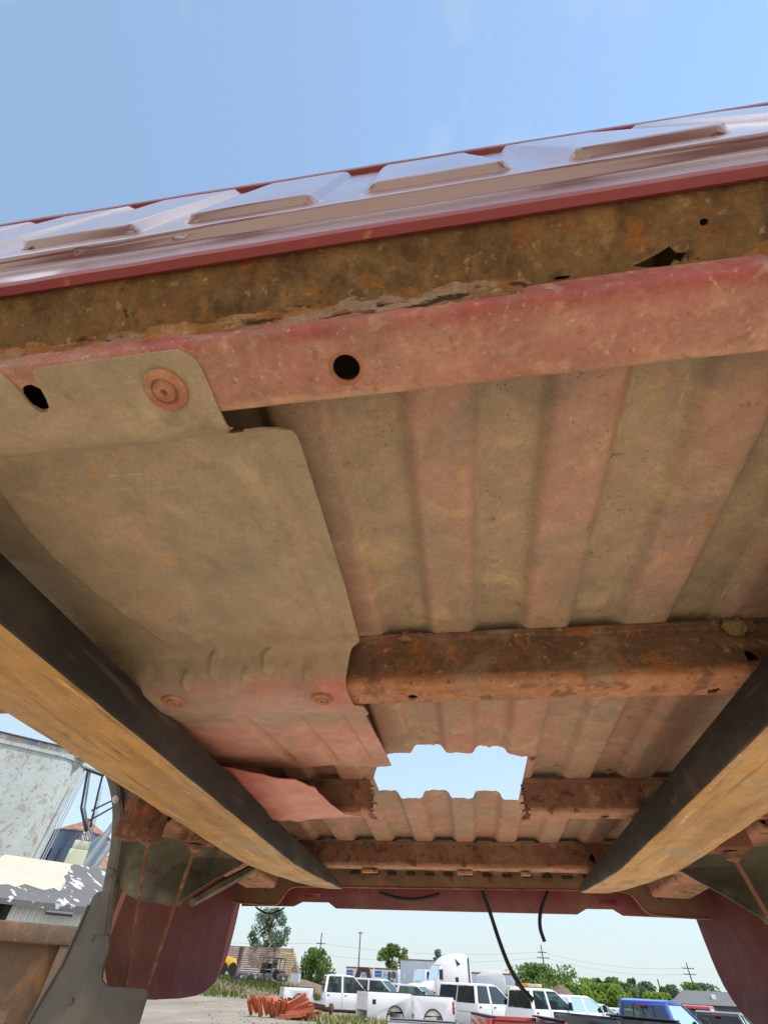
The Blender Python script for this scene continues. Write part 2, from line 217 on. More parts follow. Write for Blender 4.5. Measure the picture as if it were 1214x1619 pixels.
M['trailer'] = layered('pale_trailer_panel', (0.52, 0.57, 0.60), layers=[((0.42, 0.46, 0.49), .5, 0.5, 0.66, 0.6, (1, 1, .3))], rough=0.45, bump=0)
M['trailerblue'] = layered('pale_blue_trailer_panel', (0.40, 0.48, 0.56), layers=[((0.33, 0.40, 0.48), .5, 0.5, 0.66, 0.6, (1, 1, .3))], rough=0.45, bump=0)
M['letterblue'] = layered('blue_lettering', (0.035, 0.10, 0.40), rough=0.5, bump=0)
M['brown'] = layered('brown_rusty_machine', (0.085, 0.042, 0.034), rough=0.8, bump=0)
M['beam'] = layered('orange_red_rack_beam', (0.50, 0.135, 0.065), layers=[((0.40, 0.10, 0.05), 2.5, 0.45, 0.62, 0.7, U), ((0.55, 0.25, 0.15), 5, 0.58, 0.7, 0.6, U)], rough=0.5, bump=0)
M['rail'] = layered('weathered_long_rail', (0.30, 0.21, 0.165), layers=[((0.46, 0.40, 0.33), .9, 0.5, 0.62, 0.8, U), ((0.10, 0.06, 0.05), 1.6, 0.56, 0.66, 0.8, U)], rough=0.85, bump=0)
M['scrap'] = layered('scrap_iron', (0.095, 0.09, 0.085), layers=[((0.20, 0.20, 0.20), 2.5, 0.55, 0.66, 0.8, U), ((0.15, 0.07, 0.04), 3, 0.58, 0.68, 0.7, U)], rough=0.6, bump=0, metal=0.2)
M['asphaltroof'] = layered('grey_shingle_roof', (0.12, 0.125, 0.13), rough=0.9, bump=0)
M['housewall'] = layered('dark_house_wall', (0.11, 0.11, 0.115), rough=0.9, bump=0)
def glassmat(name, tint, trans, rough=0.02):
    m = bpy.data.materials.new(name); m.use_nodes = True
    nt = m.node_tree; N = nt.nodes; N.remove(N['Principled BSDF'])
    t = N.new('ShaderNodeBsdfTransparent'); t.inputs[0].default_value = (*[c * trans for c in tint], 1)
    g = N.new('ShaderNodeBsdfGlossy'); g.inputs['Roughness'].default_value = rough; g.inputs['Color'].default_value = (.9, .95, .95, 1)
    fr = N.new('ShaderNodeFresnel'); fr.inputs[0].default_value = 1.45
    mx = N.new('ShaderNodeMixShader')
    nt.links.new(fr.outputs[0], mx.inputs[0]); nt.links.new(t.outputs[0], mx.inputs[1]); nt.links.new(g.outputs[0], mx.inputs[2])
    nt.links.new(mx.outputs[0], N['Material Output'].inputs['Surface']); return m
M['glass'] = glassmat('green_car_glass', (0.70, 0.95, 0.84), 0.42)
M['glassdark'] = glassmat('privacy_glass', (0.5, 0.55, 0.6), 0.08)

# ------------------------------------------------------------------ mesh helpers
class MB:
    def __init__(s): s.v = []; s.f = []; s.mi = []
    def add(s, vs, fs, mi=0):
        b = len(s.v); s.v += [tuple(v) for v in vs]
        s.f += [tuple(i + b for i in f) for f in fs]; s.mi += [mi] * len(fs); return s
    def box(s, lo, hi, rot=None, piv=None, mi=0):
        (a, b, c), (d, e, f) = lo, hi
        vs = [(a, b, c), (d, b, c), (d, e, c), (a, e, c), (a, b, f), (d, b, f), (d, e, f), (a, e, f)]
        if rot is not None:
            p = Vector(piv) if piv is not None else (Vector(lo) + Vector(hi)) / 2
            vs = [tuple(rot @ (Vector(v) - p) + p) for v in vs]
        return s.add(vs, [(0, 3, 2, 1), (4, 5, 6, 7), (0, 1, 5, 4), (1, 2, 6, 5), (2, 3, 7, 6), (3, 0, 4, 7)], mi)
    def prism(s, poly, axis, lo, hi, mi=0):
        """poly in the two other axes (cyclic order kept), extruded along axis"""
        def mk(p, t):
            if axis == 'x': return (t, p[0], p[1])
            if axis == 'y': return (p[0], t, p[1])
            return (p[0], p[1], t)
        n = len(poly); vs = [mk(p, lo) for p in poly] + [mk(p, hi) for p in poly]
        fs = [tuple(range(n - 1, -1, -1)), tuple(range(n, 2 * n))] + [(i, (i + 1) % n, n + (i + 1) % n, n + i) for i in range(n)]
        return s.add(vs, fs, mi)
    def tube(s, pts, r, seg=8, cap=True, mi=0):
        pts = [Vector(p) for p in pts]; rings = []; n = len(pts)
        up = None
        for i, p in enumerate(pts):
            t = (pts[min(i + 1, n - 1)] - pts[max(i - 1, 0)]).normalized()
            if up is None: up = Vector((0, 0, 1)) if abs(t.z) < 0.9 else Vector((1, 0, 0))
            a = t.cross(up).normalized(); b = a.cross(t).normalized(); up = b
            ri = r[i] if isinstance(r, (list, tuple)) else r
            rings.append([tuple(p + a * (ri * cos(2 * pi * k / seg)) + b * (ri * sin(2 * pi * k / seg))) for k in range(seg)])
        vs = [v for g in rings for v in g]; fs = []
        for i in range(n - 1):
            for k in range(seg):
                fs.append((i * seg + k, i * seg + (k + 1) % seg, (i + 1) * seg + (k + 1) % seg, (i + 1) * seg + k))
        if cap: fs += [tuple(range(seg - 1, -1, -1)), tuple(range((n - 1) * seg, n * seg))]
        return s.add(vs, fs, mi)
    def sheet(s, rows, drop=None, mi=0):
        m = len(rows[0]); vs = [p for r in rows for p in r]; fs = []
        for i in range(len(rows) - 1):
            for j in range(m - 1):
                q = (i * m + j, i * m + j + 1, (i + 1) * m + j + 1, (i + 1) * m + j)
                if drop:
                    c = [sum(vs[k][t] for k in q) / 4 for t in range(3)]
                    if drop(*c): continue
                fs.append(q)
        return s.add(vs, fs, mi)
    def lathe(s, prof, ax, c, seg=28, mi=0):
        """prof: (r, h) list; turned about axis vector ax through c"""
        ax = Vector(ax).normalized(); u = ax.orthogonal().normalized(); w = ax.cross(u); c = Vector(c); vs = []
        for (r, h) in prof:
            for k in range(seg):
                a = 2 * pi * k / seg; vs.append(tuple(c + ax * h + u * (r * cos(a)) + w * (r * sin(a))))
        fs = []
        for i in range(len(prof) - 1):
            for k in range(seg): fs.append((i * seg + k, i * seg + (k + 1) % seg, (i + 1) * seg + (k + 1) % seg, (i + 1) * seg + k))
        fs += [tuple(range(seg - 1, -1, -1)), tuple(range((len(prof) - 1) * seg, len(prof) * seg))]
        return s.add(vs, fs, mi)

BED0 = Vector((-0.04, 1.2, 0.0))
def build(name, mb, mat, parent=None, off=(0, 0, 0), smooth=35, solid=0, bevel=0, cuts=None, weld=False):
    me = bpy.data.meshes.new(name); o3 = Vector(off)
    me.from_pydata([tuple(Vector(v) - o3) for v in mb.v], [], mb.f)
    mats = mat if isinstance(mat, (list, tuple)) else [mat]
    for m in mats: me.materials.append(m)
    if len(mats) > 1: me.polygons.foreach_set('material_index', mb.mi)
    bm = bmesh.new(); bm.from_mesh(me)
    if weld: bmesh.ops.remove_doubles(bm, verts=bm.verts, dist=1e-5)
    if not solid: bmesh.ops.recalc_face_normals(bm, faces=bm.faces)
    loose = [v for v in bm.verts if not v.link_faces]
    if loose: bmesh.ops.delete(bm, geom=loose, context='VERTS')
    bm.to_mesh(me); bm.free()
    o = bpy.data.objects.new(name, me); COL.objects.link(o)
    if solid or bevel or cuts:
        tmp = []
        if solid:
            md = o.modifiers.new('s', 'SOLIDIFY'); md.thickness = solid; md.offset = 0
        if bevel:
            md = o.modifiers.new('b', 'BEVEL'); md.width = bevel; md.segments = 2; md.limit_method = 'ANGLE'; md.angle_limit = radians(40)
        for c in (cuts or []):
            cm = bpy.data.meshes.new('cut'); cm.from_pydata([tuple(Vector(v) - o3) for v in c.v], [], c.f)
            bm = bmesh.new(); bm.from_mesh(cm); bmesh.ops.recalc_face_normals(bm, faces=bm.faces); bm.to_mesh(cm); bm.free()
            co = bpy.data.objects.new('cut', cm); COL.objects.link(co); tmp.append(co)
            md = o.modifiers.new('c', 'BOOLEAN'); md.operation = 'DIFFERENCE'; md.solver = 'EXACT'; md.object = co
        dg = bpy.context.evaluated_depsgraph_get(); dg.update()
        nm = bpy.data.meshes.new_from_object(o.evaluated_get(dg)); nm.name = name
        o.modifiers.clear(); o.data = nm; bpy.data.meshes.remove(me)
        for co in tmp:
            cm = co.data; bpy.data.objects.remove(co); bpy.data.meshes.remove(cm)
    if smooth:
        o.data.shade_smooth(); o.data.set_sharp_from_angle(angle=radians(smooth))
    if parent: o.parent = parent
    return o
def tag(o, label=None, cat=None, group=None, kind=None):
    for k, v in (('label', label), ('category', cat), ('group', group), ('kind', kind)):
        if v: o[k] = v
    return o
def empty(name, loc=(0, 0, 0), rz=0, label=None, cat=None, group=None):
    o = bpy.data.objects.new(name, None); COL.objects.link(o); o.location = loc; o.rotation_euler = (0, 0, rz); o.empty_display_size = 0.2
    return tag(o, label, cat, group)
def polar(az, D, z=0.0):
    return Vector((D * sin(radians(az)), D * cos(radians(az)), z))
def sstep(a, c, t):
    t = min(1, max(0, (t - a) / (c - a))); return t * t * (3 - 2 * t)
def fbm(x, y, z=0, s=1): return mnoise.fractal((x * s, y * s, z * s), 1.0, 2.0, 4)

BM = Matrix(((1.0, 0.0, -0.00203), (0.0, 0.99975, 0.02244), (0.00203, -0.02244, 0.99975)))
def bed_world(p): return BM @ Vector(p) + Vector((0, 0, CAM_Z))
def bed_matrix(base): return Matrix.Translation(bed_world(base)) @ BM.to_4x4()

# ------------------------------------------------------------------ ground
def gh(x, y):
    h = 0.0
    d = hypot((x + 26) / 15, (y - 66) / 13)          # low dirt bank on the far left
    if d < 1: h += 1.25 * (0.5 + 0.5 * cos(pi * max(0, (d - .45) / .55) if d > .45 else 0))
    return h
mb = MB()
xs = [-900, -300, -120] + [-60 + i * 2.0 for i in range(71)] + [120, 300, 900]
ys = [-900, -300, -60, -20] + [-10 + i * 2.5 for i in range(48)] + [150, 300, 900]
mb.sheet([[(x, y, gh(x, y) + (0.03 * fbm(x, y, 0, .4) if abs(x) < 90 and -5 < y < 130 else 0)) for x in xs] for y in ys])
M['pad'] = layered('pale_bounce_surface', (0.62, 0.53, 0.40), layers=[((0.52, 0.44, 0.33), .8, 0.45, 0.62, 0.7, U), ((0.68, 0.60, 0.48), 3, 0.52, 0.66, 0.6, U)], rough=0.9, bump=0.2, bscale=20, spec=0.15)  # unseen pale surface added to bounce sunlight onto the bed's underside
tag(build('bounce_apron', MB().box((-9, -11, -.15), (9, 11.5, .035)), M['pad']), 'added unseen pale apron bouncing light up to the lifted bed', 'apron', kind='structure')
g = build('ground', mb, M['ground']); tag(g, 'pale tan gravel and dirt yard', 'ground', kind='structure')
mb = MB()
rows = []
for j in range(30):
    y = 51 + j * 0.95; rows.append([(x, y, gh(x, y) + 0.02 + 0.10 * abs(fbm(x, y, 3, .7)) - (0.12 if gh(x, y) < .1 else 0)) for x in [-42 + i * 0.8 for i in range(41)]])
mb.sheet(rows, drop=lambda x, y, z: gh(x, y) < 0.10)
tag(build('dirt_bank', mb, M['berm']), 'low bank of dark dirt at the yard edge', 'bank', kind='structure')

def grass_patch(name, spots, n, h, mat, label):
    mb = MB(); r = random.Random(len(spots) * 13 + n)
    for _ in range(n):
        cx, cy, sx_, sy_ = r.choice(spots); x = r.gauss(cx, sx_); y = r.gauss(cy, sy_); z = gh(x, y) - .02
        a = r.random() * pi; hh = h * r.uniform(.4, 1.2); w = .05 + .02 * r.random(); lx, ly = r.gauss(0, .35) * hh, r.gauss(0, .35) * hh
        mb.add([(x - w * cos(a), y - w * sin(a), z), (x + w * cos(a), y + w * sin(a), z), (x + lx, y + ly, z + hh)], [(0, 1, 2)])
    tag(build(name, mb, mat, smooth=0), label, 'grass', kind='stuff')
grass_patch('grass', [(-27 + i * 1.3, 58 + 0.1 * i, .9, .7) for i in range(12)] + [(-23, 54.5, 2.0, 1.3)] * 3, 3600, .42, M['grass'], 'green grass growing along the dirt bank')
grass_patch('weeds', [(-7.4, 29.5, .5, .4), (-6.2, 30.5, .7, .3), (-4, 30, 1.2, .3), (-9.5, 36, .5, .6), (-5.6, 27.5, .6, .5)], 900, .26, M['grassdry'], 'pale dry weeds among the parked truck beds')
mb = MB(); r = random.Random(5)
for _ in range(420):
    D = r.uniform(11, 48); p = polar(r.uniform(-24, -8), D); s = r.uniform(.008, .032)
    mb.box((p.x - s, p.y - s, -.01), (p.x + s, p.y + s * .8, s), Matrix.Rotation(r.random() * 3, 3, 'Z'))
tag(build('gravel_stones', mb, M['ground'], smooth=0), 'loose stones strewn over the gravel yard', 'stones', kind='stuff')

# ================================================================== PICKUP BED (bed frame: x right, y to the tail, z up, camera at origin)
bed = empty('pickup_bed', label='red rusty pickup truck bed seen from below, lifted on two forks', cat='truck bed')
bed.matrix_world = bed_matrix(BED0)
def bp(name, mb, mat, parent=None, **k):
    o = build(name, mb, mat, None, off=BED0, **k); o.parent = parent or bed
    return o
for k in ('floor', 'sillrust', 'sillfar'): pass
XL, XR = -0.93, 0.845
PITCH, PH = 0.1325, -0.054
def zf(x):
    t = (x - PH) / PITCH; d = abs(t - round(t)) * PITCH
    s = min(1, max(0, (d - .0245) / .0180)); s = s * s * (3 - 2 * s)
    return 0.3755 - 0.0145 * s
def yF(x):
    j = 0.005 * (zf(x) < .367) + 0.007 * fbm(x, 1.0, 0, 30) + 0.007 * fbm(x, 4., 0, 110)
    y = 0.99 + j + 0.16 * max(0, x - .0) * .9
    if x < -.15: y += (-.15 - x) / .055 * .20
    return y
def yR(x):
    return 1.288 + 0.013 * (zf(x) < .367) + 0.10 * max(0, x) * 1.2 + 0.007 * fbm(x, 2., 0, 45) + .005 * fbm(x, 7., 0, 130)
HX0, HX1 = -.205, .156
nx = 420
xs = sorted([XL + (XR - XL) * i / nx for i in range(nx + 1)] + [HX0, HX1])
def fl_rows(a, c, n, sel):
    rows = []
    for j in range(n + 1):
        row = []
        for x in sel:
            y0 = a(x); y1 = c(x); y = y0 + (y1 - y0) * j / n
            sag = 0.0025 * fbm(x, y, 0, 4)
            row.append((x, y, zf(x) + sag * .6))
        rows.append(row)
    return rows
mb = MB()
hole_xs = [x for x in xs if HX0 <= x <= HX1]; lx = [x for x in xs if x <= HX0]; rx = [x for x in xs if x >= HX1]
for sel in (lx, rx): mb.sheet(fl_rows(lambda x: .055, lambda x: 2.28, 46, sel), drop=lambda x, y, z: (x < -.63 or x > .545) and .20 < y < 1.50)
mb.sheet(fl_rows(lambda x: .055, yF, 26, hole_xs)); mb.sheet(fl_rows(yR, lambda x: 2.28, 22, hole_xs))
# the floor shader works on height above the bed frame's base
floor = bp('bed_floor', mb, M['floor'], solid=.0016)

def rounded(pts, r=.008, n=4):
    out = [pts[0]]
    for i in range(1, len(pts) - 1):
        p = Vector(pts[i]); a = (Vector(pts[i - 1]) - p); c = (Vector(pts[i + 1]) - p)
        d = min(r, a.length * .45, c.length * .45); A = p + a.normalized() * d; C = p + c.normalized() * d
        if a.length > 3 * d: out.append(tuple(p + a.normalized() * d * 1.35))
        for k in range(n + 1):
            t = k / n; out.append(tuple((1 - t) ** 2 * A + 2 * t * (1 - t) * p + t * t * C))
        if c.length > 3 * d: out.append(tuple(p + c.normalized() * d * 1.35))
    out.append(pts[-1]); return out
def channel(x0, x1, prof, step=.01, wob=.0008):
    n = max(2, int((x1 - x0) / step)); rows = []
    for i in range(n + 1):
        x = x0 + (x1 - x0) * i / n
        rows.append([(x, p[0] + wob * fbm(x, p[1] * 3, 1, 9), p[1] + wob * fbm(x, p[0] * 3, 2, 9)) for p in prof])
    return MB().sheet(rows)
def disc_cut(c, r, axis, l=.03, seg=20, jag=0.0):
    pr = [(r * (1 + jag * rnd.uniform(-1, 1)) * cos(2 * pi * k / seg), r * (1 + jag * rnd.uniform(-1, 1)) * sin(2 * pi * k / seg)) for k in range(seg)]
    m = MB()
    if axis == 'z': m.prism([(c[0] + a, c[1] + b) for a, b in pr], 'z', c[2] - l, c[2] + l)
    else: m.prism([(c[0] + a, c[2] + b) for a, b in pr], 'y', c[1] - l, c[1] + l)
    return m
# front cross sill (red) with its round drain hole
prof = rounded([(.083, .322), (.0845, .299), (.1385, .300), (.1395, .362)], .007)
mb = channel(XL + .01, XR - .01, prof)
bp('front_cross_sill', mb, M['sillred'], solid=.002, cuts=[disc_cut((-.0545, .1145, .30), .0098, 'z'), disc_cut((-.2985, .1085, .30), .0105, 'z', jag=.08)])
bp('hole_shade_plate', MB().box((-.33, .098, .326), (-.25, .134, .328)), M['void']); m2 = MB().box((-.08, .098, .326), (-.03, .131, .328)); bp('hole_shade_plate', m2, M['void'])  # near-black plates behind the holes paint the shade of the hollow sill
# rust spill ring round the drain hole
mb = MB().lathe([(.0098, .0), (.0102, -.0012), (.0140, -.0004), (.0150, .0006)], (0, 0, 1), (-.0545, .1145, .2992)); mb.f = mb.f[:-2]; mb.mi = mb.mi[:-2]
bp('hole_rust_ring', mb, M['disc'])
# rusted front flange between header and sill, torn through on the right
prof = rounded([(.0462, .3620), (.0500, .3575), (.082, .3265), (.0868, .3222)], .004)
mb = channel(XL + .01, XR - .01, prof, .006, .0012)
tear = [(.118, .0), (.128, .003), (.136, .004), (.145, .0075), (.156, .010), (.161, .006), (.172, .004), (.166, -.001), (.160, .000), (.155, -.003), (.1515, -.008), (.148, -.004), (.142, -.0035), (.132, -.002)]
cut = MB().prism([(.160 + (a - .145) * .64, .0803 - b * .72 + .0008 * (i % 2)) for i, (a, b) in enumerate(tear)], 'z', .29, .36)
cuts = [cut, MB().prism([(.098 + .006 * cos(k), .0815 + .0011 * sin(k)) for k in [i * pi / 4 for i in range(8)]], 'z', .29, .36),
        MB().prism([(.19 + .003 * cos(k), .064 + .002 * sin(k)) for k in [i * pi / 4 for i in range(8)]], 'z', .29, .38)]
bp('front_flange', mb, M['rustfront'], solid=.0016, cuts=cuts)
for (xa, xb) in ((-.62, .112), (.178, .60)):
    n_ = int((xb - xa) / .0022)
    tp = lambda x: .0075 * (1 - sstep(0, .05, min(x - xa, xb - x)))
    mb = MB().sheet([[(x, .0775 + .004 * fbm(x, 0, 0, 55) + tp(x), .3298), (x, .0808 - .001 * abs(fbm(x, 2, 0, 95)) + tp(x), .3262), (x, .0826 - .0014 * abs(fbm(x, 5, 0, 120)) + tp(x), .3195), (x, .0831 - .0008 * abs(fbm(x, 3, 0, 140)) + tp(x), .3135), (x, .0832 + tp(x), .3100 + .005 * fbm(x, 9, 0, 40) + .004 * fbm(x, 1, 0, 130) + .007 * (1 - sstep(-.35, -.05, x)))] for x in [xa + (xb - xa) * i / n_ for i in range(n_ + 1)]])
    bp('rust_crust', mb, M['crust'], solid=.0011)
mb = MB().box((.09, .09, .335), (.20, .125, .337)); bp('tear_shade_plate', mb, M['void'])  # near-black plate painting the shade behind the tear
# cross sills two, three (burnt through) and four
def sill(name, x0, x1, y0, y1, z, mat, cuts=None, ends=True):
    prof = rounded([(y0 - .016, .3590), (y0 - .002, .3585), (y0 + .001, z), (y1, z), (y1 + .003, .3585), (y1 + .017, .3590)], .0042)
    return bp(name, channel(x0, x1, prof), mat, solid=.0028, cuts=cuts)
sill('cross_sill', -.78, .70, .560, .616, .292, M['sillrust'], cuts=[disc_cut((-.052, .598, .295), .0075, 'z'), disc_cut((.350, .605, .295), .0085, 'z', jag=.25), disc_cut((.391, .56, .314), .0075, 'y', jag=.2)])
bp('hole_shade_plate', MB().box((-.08, .575, .335), (.42, .605, .337)), M['void'])  # near-black plate painting the shade inside this sill's holes
sill('cross_sill', -.78, -.207, 1.168, 1.216, .298, M['sillfar'])
sill('cross_sill', .156, .70, 1.168, 1.216, .298, M['sillfar'], cuts=[disc_cut((.325, 1.198, .298), .010, 'z')])
sill('cross_sill', -.80, .72, 1.752, 1.797, .298, M['sillfar'], cuts=[disc_cut((.40, 1.752, .325), .009, 'y', jag=.2)])
# torch-cut edges of the burnt sill: burrs
for x, s in ((-.205, 1), (.155, -1)):
    for (y, z, ln) in [(1.166, .352, .004), (1.166, .335, .007), (1.166, .318, .005), (1.168, .303, .009), (1.18, .297, .006), (1.20, .297, .010), (1.215, .298, .007), (1.217, .33, .006)]:
        bp('torch_slag', MB().tube([(x - s * .006, y, z), (x + s * ln, y + .001, z - .002), (x + s * (ln + .003), y, z - .004)], [.0032, .0024, .0008], 6), M['rust'])
# mud lumps lodged above the second sill
for (x, y, z, a, b_) in [(.392, .548, .352, .021, .011), (-.052, .551, .361, .024, .0055), (.335, 1.10, .357, .008, .004), (.167, 1.03, .360, .007, .005)]:
    mb = MB(); pr = []
    for i in range(21):
        t = -1 + .1 * i; pr.append((max(.0003, b_ * sqrt(max(0, 1 - t * t)) * (1 + .2 * rnd.uniform(-1, 1))), a * t))
    mb.lathe(pr, (1, .1, .12), (x, y, z), 22); mb.v = [(p[0] + .005 * fbm(*p, 70), p[1] + .005 * fbm(p[1], p[0], p[2], 90), p[2] + .004 * fbm(p[2], p[1], p[0], 90)) for p in mb.v]
    bp('mud_lump', mb, M['mud'])

# ---- heat shield under the left side
def sh_prof():
    P = [(.0862, .2975), (.147, .2968), (.158, .304), (.170, .3275), (.190, .331), (.34, .334), (.515, .3345), (.527, .330), (.536, .308), (.545, .2915), (.556, .2870), (.604, .2862), (.622, .2885), (.66, .2975), (.75, .309), (.90, .327), (.985, .334)]
    out = []
    for (a, c) in zip(P[:-1], P[1:]):
        n = max(1, int(hypot(c[0] - a[0], c[1] - a[1]) / .005))
        out += [(a[0] + (c[0] - a[0]) * k / n, a[1] + (c[1] - a[1]) * k / n) for k in range(n)]
    out.append(P[-1])
    for _ in range(1): out = [out[0]] + [((p[0] + 2 * q[0] + s[0]) / 4, (p[1] + 2 * q[1] + s[1]) / 4) for p, q, s in zip(out, out[1:], out[2:])] + [out[-1]]
    return out
XRP = [(.0862, -.172), (.0885, -.1655), (.093, -.161), (.100, -.1590), (.1545, -.1585), (.158, -.1525), (.1615, -.1495), (.166, -.1455), (.1695, -.138), (.1715, -.126), (.174, -.1195), (.177, -.1165), (.184, -.1155), (.40, -.1155), (.520, -.1185), (.5215, -.127), (.53, -.134), (.545, -.140), (.575, -.141), (.61, -.139), (.618, -.126), (.66, -.1265), (.67, -.133), (.985, -.133)]
def interp(tab, t):
    if t <= tab[0][0]: return tab[0][1]
    for (a, va), (c, vc) in zip(tab[:-1], tab[1:]):
        if t <= c: return va + (vc - va) * (t - a) / (c - a + 1e-9)
    return tab[-1][1]
XSL = -.70
def shz(x, y):
    dz = 0.0
    if .18 < y < .52:      # shallow pressed tank bay and beads
        e = sstep(.19, .25, y) * (1 - sstep(.47, .51, y))
        edge = interp([(.16, -.425), (.205, -.437), (.25, -.449), (.307, -.452), (.38, -.442), (.43, -.428), (.50, -.400)], y)
        dz += .009 * (1 - sstep(edge - .010, edge + .001, x)) * e
        for (xa, xb, amp) in ((-.20, -.165, .0022), (-.145, -.140, .0015)):
            dz += amp * e * sstep(xa - .006, xa, x) * (1 - sstep(xb, xb + .006, x))
        xd = -.33 + (y - .22) * .12
        dz += .0035 * e * exp(-((x - xd) / .022) ** 2) - .002 * e * exp(-((x + .26 - (y - .2) * .2) / .03) ** 2)
    if .64 < y < .96:
        e = sstep(.64, .68, y) * (1 - sstep(.93, .96, y))
        for xc in (-.18, -.25, -.34): dz += .006 * e * (exp(-((x - xc) / .012) ** 4))
    dz += .0016 * fbm(x, y, 0, 6)
    return dz
mb = MB(); P = sh_prof(); NXS = 190; rows = []
for (y, z) in P:
    xr = interp(XRP, y); row = []
    xl = XSL
    for i in range(NXS + 1):
        t = i / NXS; x = xl + (xr - xl) * t
        zz = z + shz(x, y); yy = y
        if .525 < y < .552:      # stiffening gussets where the shield drops over the sill
            for xc, lo, hi in ((-.335, .305, .335), (-.255, .305, .335)):
                zz -= .006 * exp(-((x - xc) / .006) ** 2) * sstep(.30, .31, z)
                yy -= .006 * exp(-((x - xc) / .006) ** 2) * sstep(.30, .31, z)
            for xc in (-.375, -.285, -.195):
                yy -= .007 * exp(-((x - xc) / .005) ** 2) * (1 - sstep(.300, .315, z))
        if y > .93: yy += .012 * fbm(x, 0, 0, 10) * sstep(.93, .98, y)
        row.append((x, yy, zz))
    rows.append(row)
mb.sheet(rows)
slot = [(-.322, .07), (-.316, .0855), (-.3115, .088), (-.3085, .094), (-.3070, .1015), (-.3065, .110), (-.3045, .1165), (-.3005, .1195), (-.2960, .1195), (-.2920, .1160), (-.2900, .110), (-.2888, .102), (-.2880, .0935), (-.2865, .088), (-.281, .0852), (-.272, .07)]
shield = bp('heat_shield', mb, M['shield'], solid=.0022, cuts=[MB().prism(slot, 'z', .28, .32), MB().prism([(-.171, .1672), (-.158, .1665), (-.1508, .159), (-.1550, .1538), (-.1610, .1542)], 'z', .28, .345)])
def fastener(x, y, z, r):
    mb = MB().lathe([(r * 1.0, .001), (r, -.0015), (r * .93, -.0028), (r * .62, -.0030), (r * .58, -.0018), (r * .52, -.0020), (r * .47, -.0042), (r * .16, -.0046), (r * .12, -.0020), (.0004, -.0016)], (0, 0, 1), (x, y, z))
    o = build('fastener_disc', mb, M['disc'], None, off=BED0); o.parent = shield
fastener(-.192, .1135, .2960, .0165); fastener(-.405, .577, .2852, .0185); fastener(-.181, .583, .2852, .0150)
# torn pink sheet hanging below the burnt sill, curled tab beside it
pts = [[(-.60, .88, .313), (-.52, .89, .310), (-.42, .91, .300), (-.36, .915, .290), (-.318, .925, .2905), (-.305, .955, .2905)],
       [(-.60, .96, .312), (-.52, .965, .305), (-.43, .97, .293), (-.37, .98, .288), (-.315, .985, .2905), (-.292, .996, .2915)],
       [(-.60, 1.06, .309), (-.52, 1.06, .303), (-.44, 1.06, .292), (-.37, 1.065, .286), (-.31, 1.07, .2875), (-.278, 1.075, .2885)],
       [(-.60, 1.15, .305), (-.52, 1.15, .299), (-.44, 1.15, .287), (-.38, 1.155, .283), (-.31, 1.150, .2845), (-.262, 1.148, .2865)],
       [(-.60, 1.21, .303), (-.52, 1.20, .296), (-.44, 1.185, .285), (-.38, 1.18, .281), (-.31, 1.165, .283), (-.225, 1.17, .2895)]]
def densify(g, n=5):
    def lerp(a, c, t): return tuple(a[k] + (c[k] - a[k]) * t for k in range(3))
    rows = []
    for i in range(len(g) - 1):
        for s in range(n if i < len(g) - 2 else n + 1):
            r = [lerp(a, c, s / n) for a, c in zip(g[i], g[i + 1])]; o = []
            for j in range(len(r) - 1): o += [lerp(r[j], r[j + 1], q / n) for q in range(n)]
            rows.append(o + [r[-1]])
    for _ in range(2):
        for i in range(1, len(rows) - 1):
            for j in range(1, len(rows[0]) - 1):
                rows[i][j] = tuple((rows[i - 1][j][k] + rows[i + 1][j][k] + rows[i][j - 1][k] + rows[i][j + 1][k]) / 4 for k in range(3))
    return rows
mb = MB().sheet([[(x, y + .004 * fbm(x, y, 0, 25), z + .003 * fbm(x, y, 5, 22)) for (x, y, z) in r] for r in densify(pts)])
bp('torn_flap', mb, M['pinktorn'], solid=.0018)
mb = MB().sheet([[(x, y, .300 + .012 * sin((x + .5) * 14) + .5 * (y - 1.24)) for x in [-.44 + .01 * i for i in range(14)]] for y in (1.225, 1.235, 1.245, 1.255)])
bp('curled_tab', mb, M['tub'], solid=.002)

# ---- header (front wall) with pressed ribs
def hy(x, z):
    y = .0398 - .0103 * (z - .36) + .0276 * (z - .36) * x
    y -= .0112 * min(1, max(0, (z - .424) / .0065))
    t = (x - .026) / .172; d = abs(t - round(t)) * .172
    rib = 1 - sstep(.057, .064, d)
    if z > .44: y -= .0070 * rib * min(1, max(0, (z - .468) / .0050)) * (1 - sstep(.800, .812, z))
    y += .0045 * exp(-((x + .31) / .03) ** 2 - ((z - .388) / .02) ** 2)      # knocked-in dent
    y += .0006 * fbm(x, z, 0, 7)
    if z > .828: y -= .0066 * sstep(.828, .836, z)
    return y
zs = sorted([.358 + .005 * i for i in range(101)] + [.4225, .4242, .426, .428, .4303, .4315, .4665, .4682, .470, .472, .4732, .475, .799, .801, .8045, .8075, .8115]); xs2 = [-.945 + .006 * i for i in range(302)]
mb = MB().sheet([[(x, hy(x, z), z) for x in xs2] for z in zs])
bp('header_panel', mb, M['redpaint'], solid=.0014, smooth=60)
mb = MB().sheet([[(x, hy(x, .358) - .0006, .3640), (x, hy(x, .358) - .0014, .3590), (x, hy(x, .358) + .0002, .3550), (x, .0452, .3545), (x, .0470, .3575)] for x in [-.94 + .02 * i for i in range(90)]])
bp('header_lip', mb, M['redmatte'], solid=.0015)
mb = MB().sheet([[(x, hy(x, .822) - .0004, .8275), (x, hy(x, .86) + .001, .8280)] + [(x, hy(x, .86) + a, c) for (a, c) in ((.0, .8292), (-.0005, .84), (.0, .855), (-.001, .859), (.0, .863), (.01, .865), (.05, .865), (.055, .860), (.055, .84))] for x in [-.94 + .02 * i for i in range(90)]])
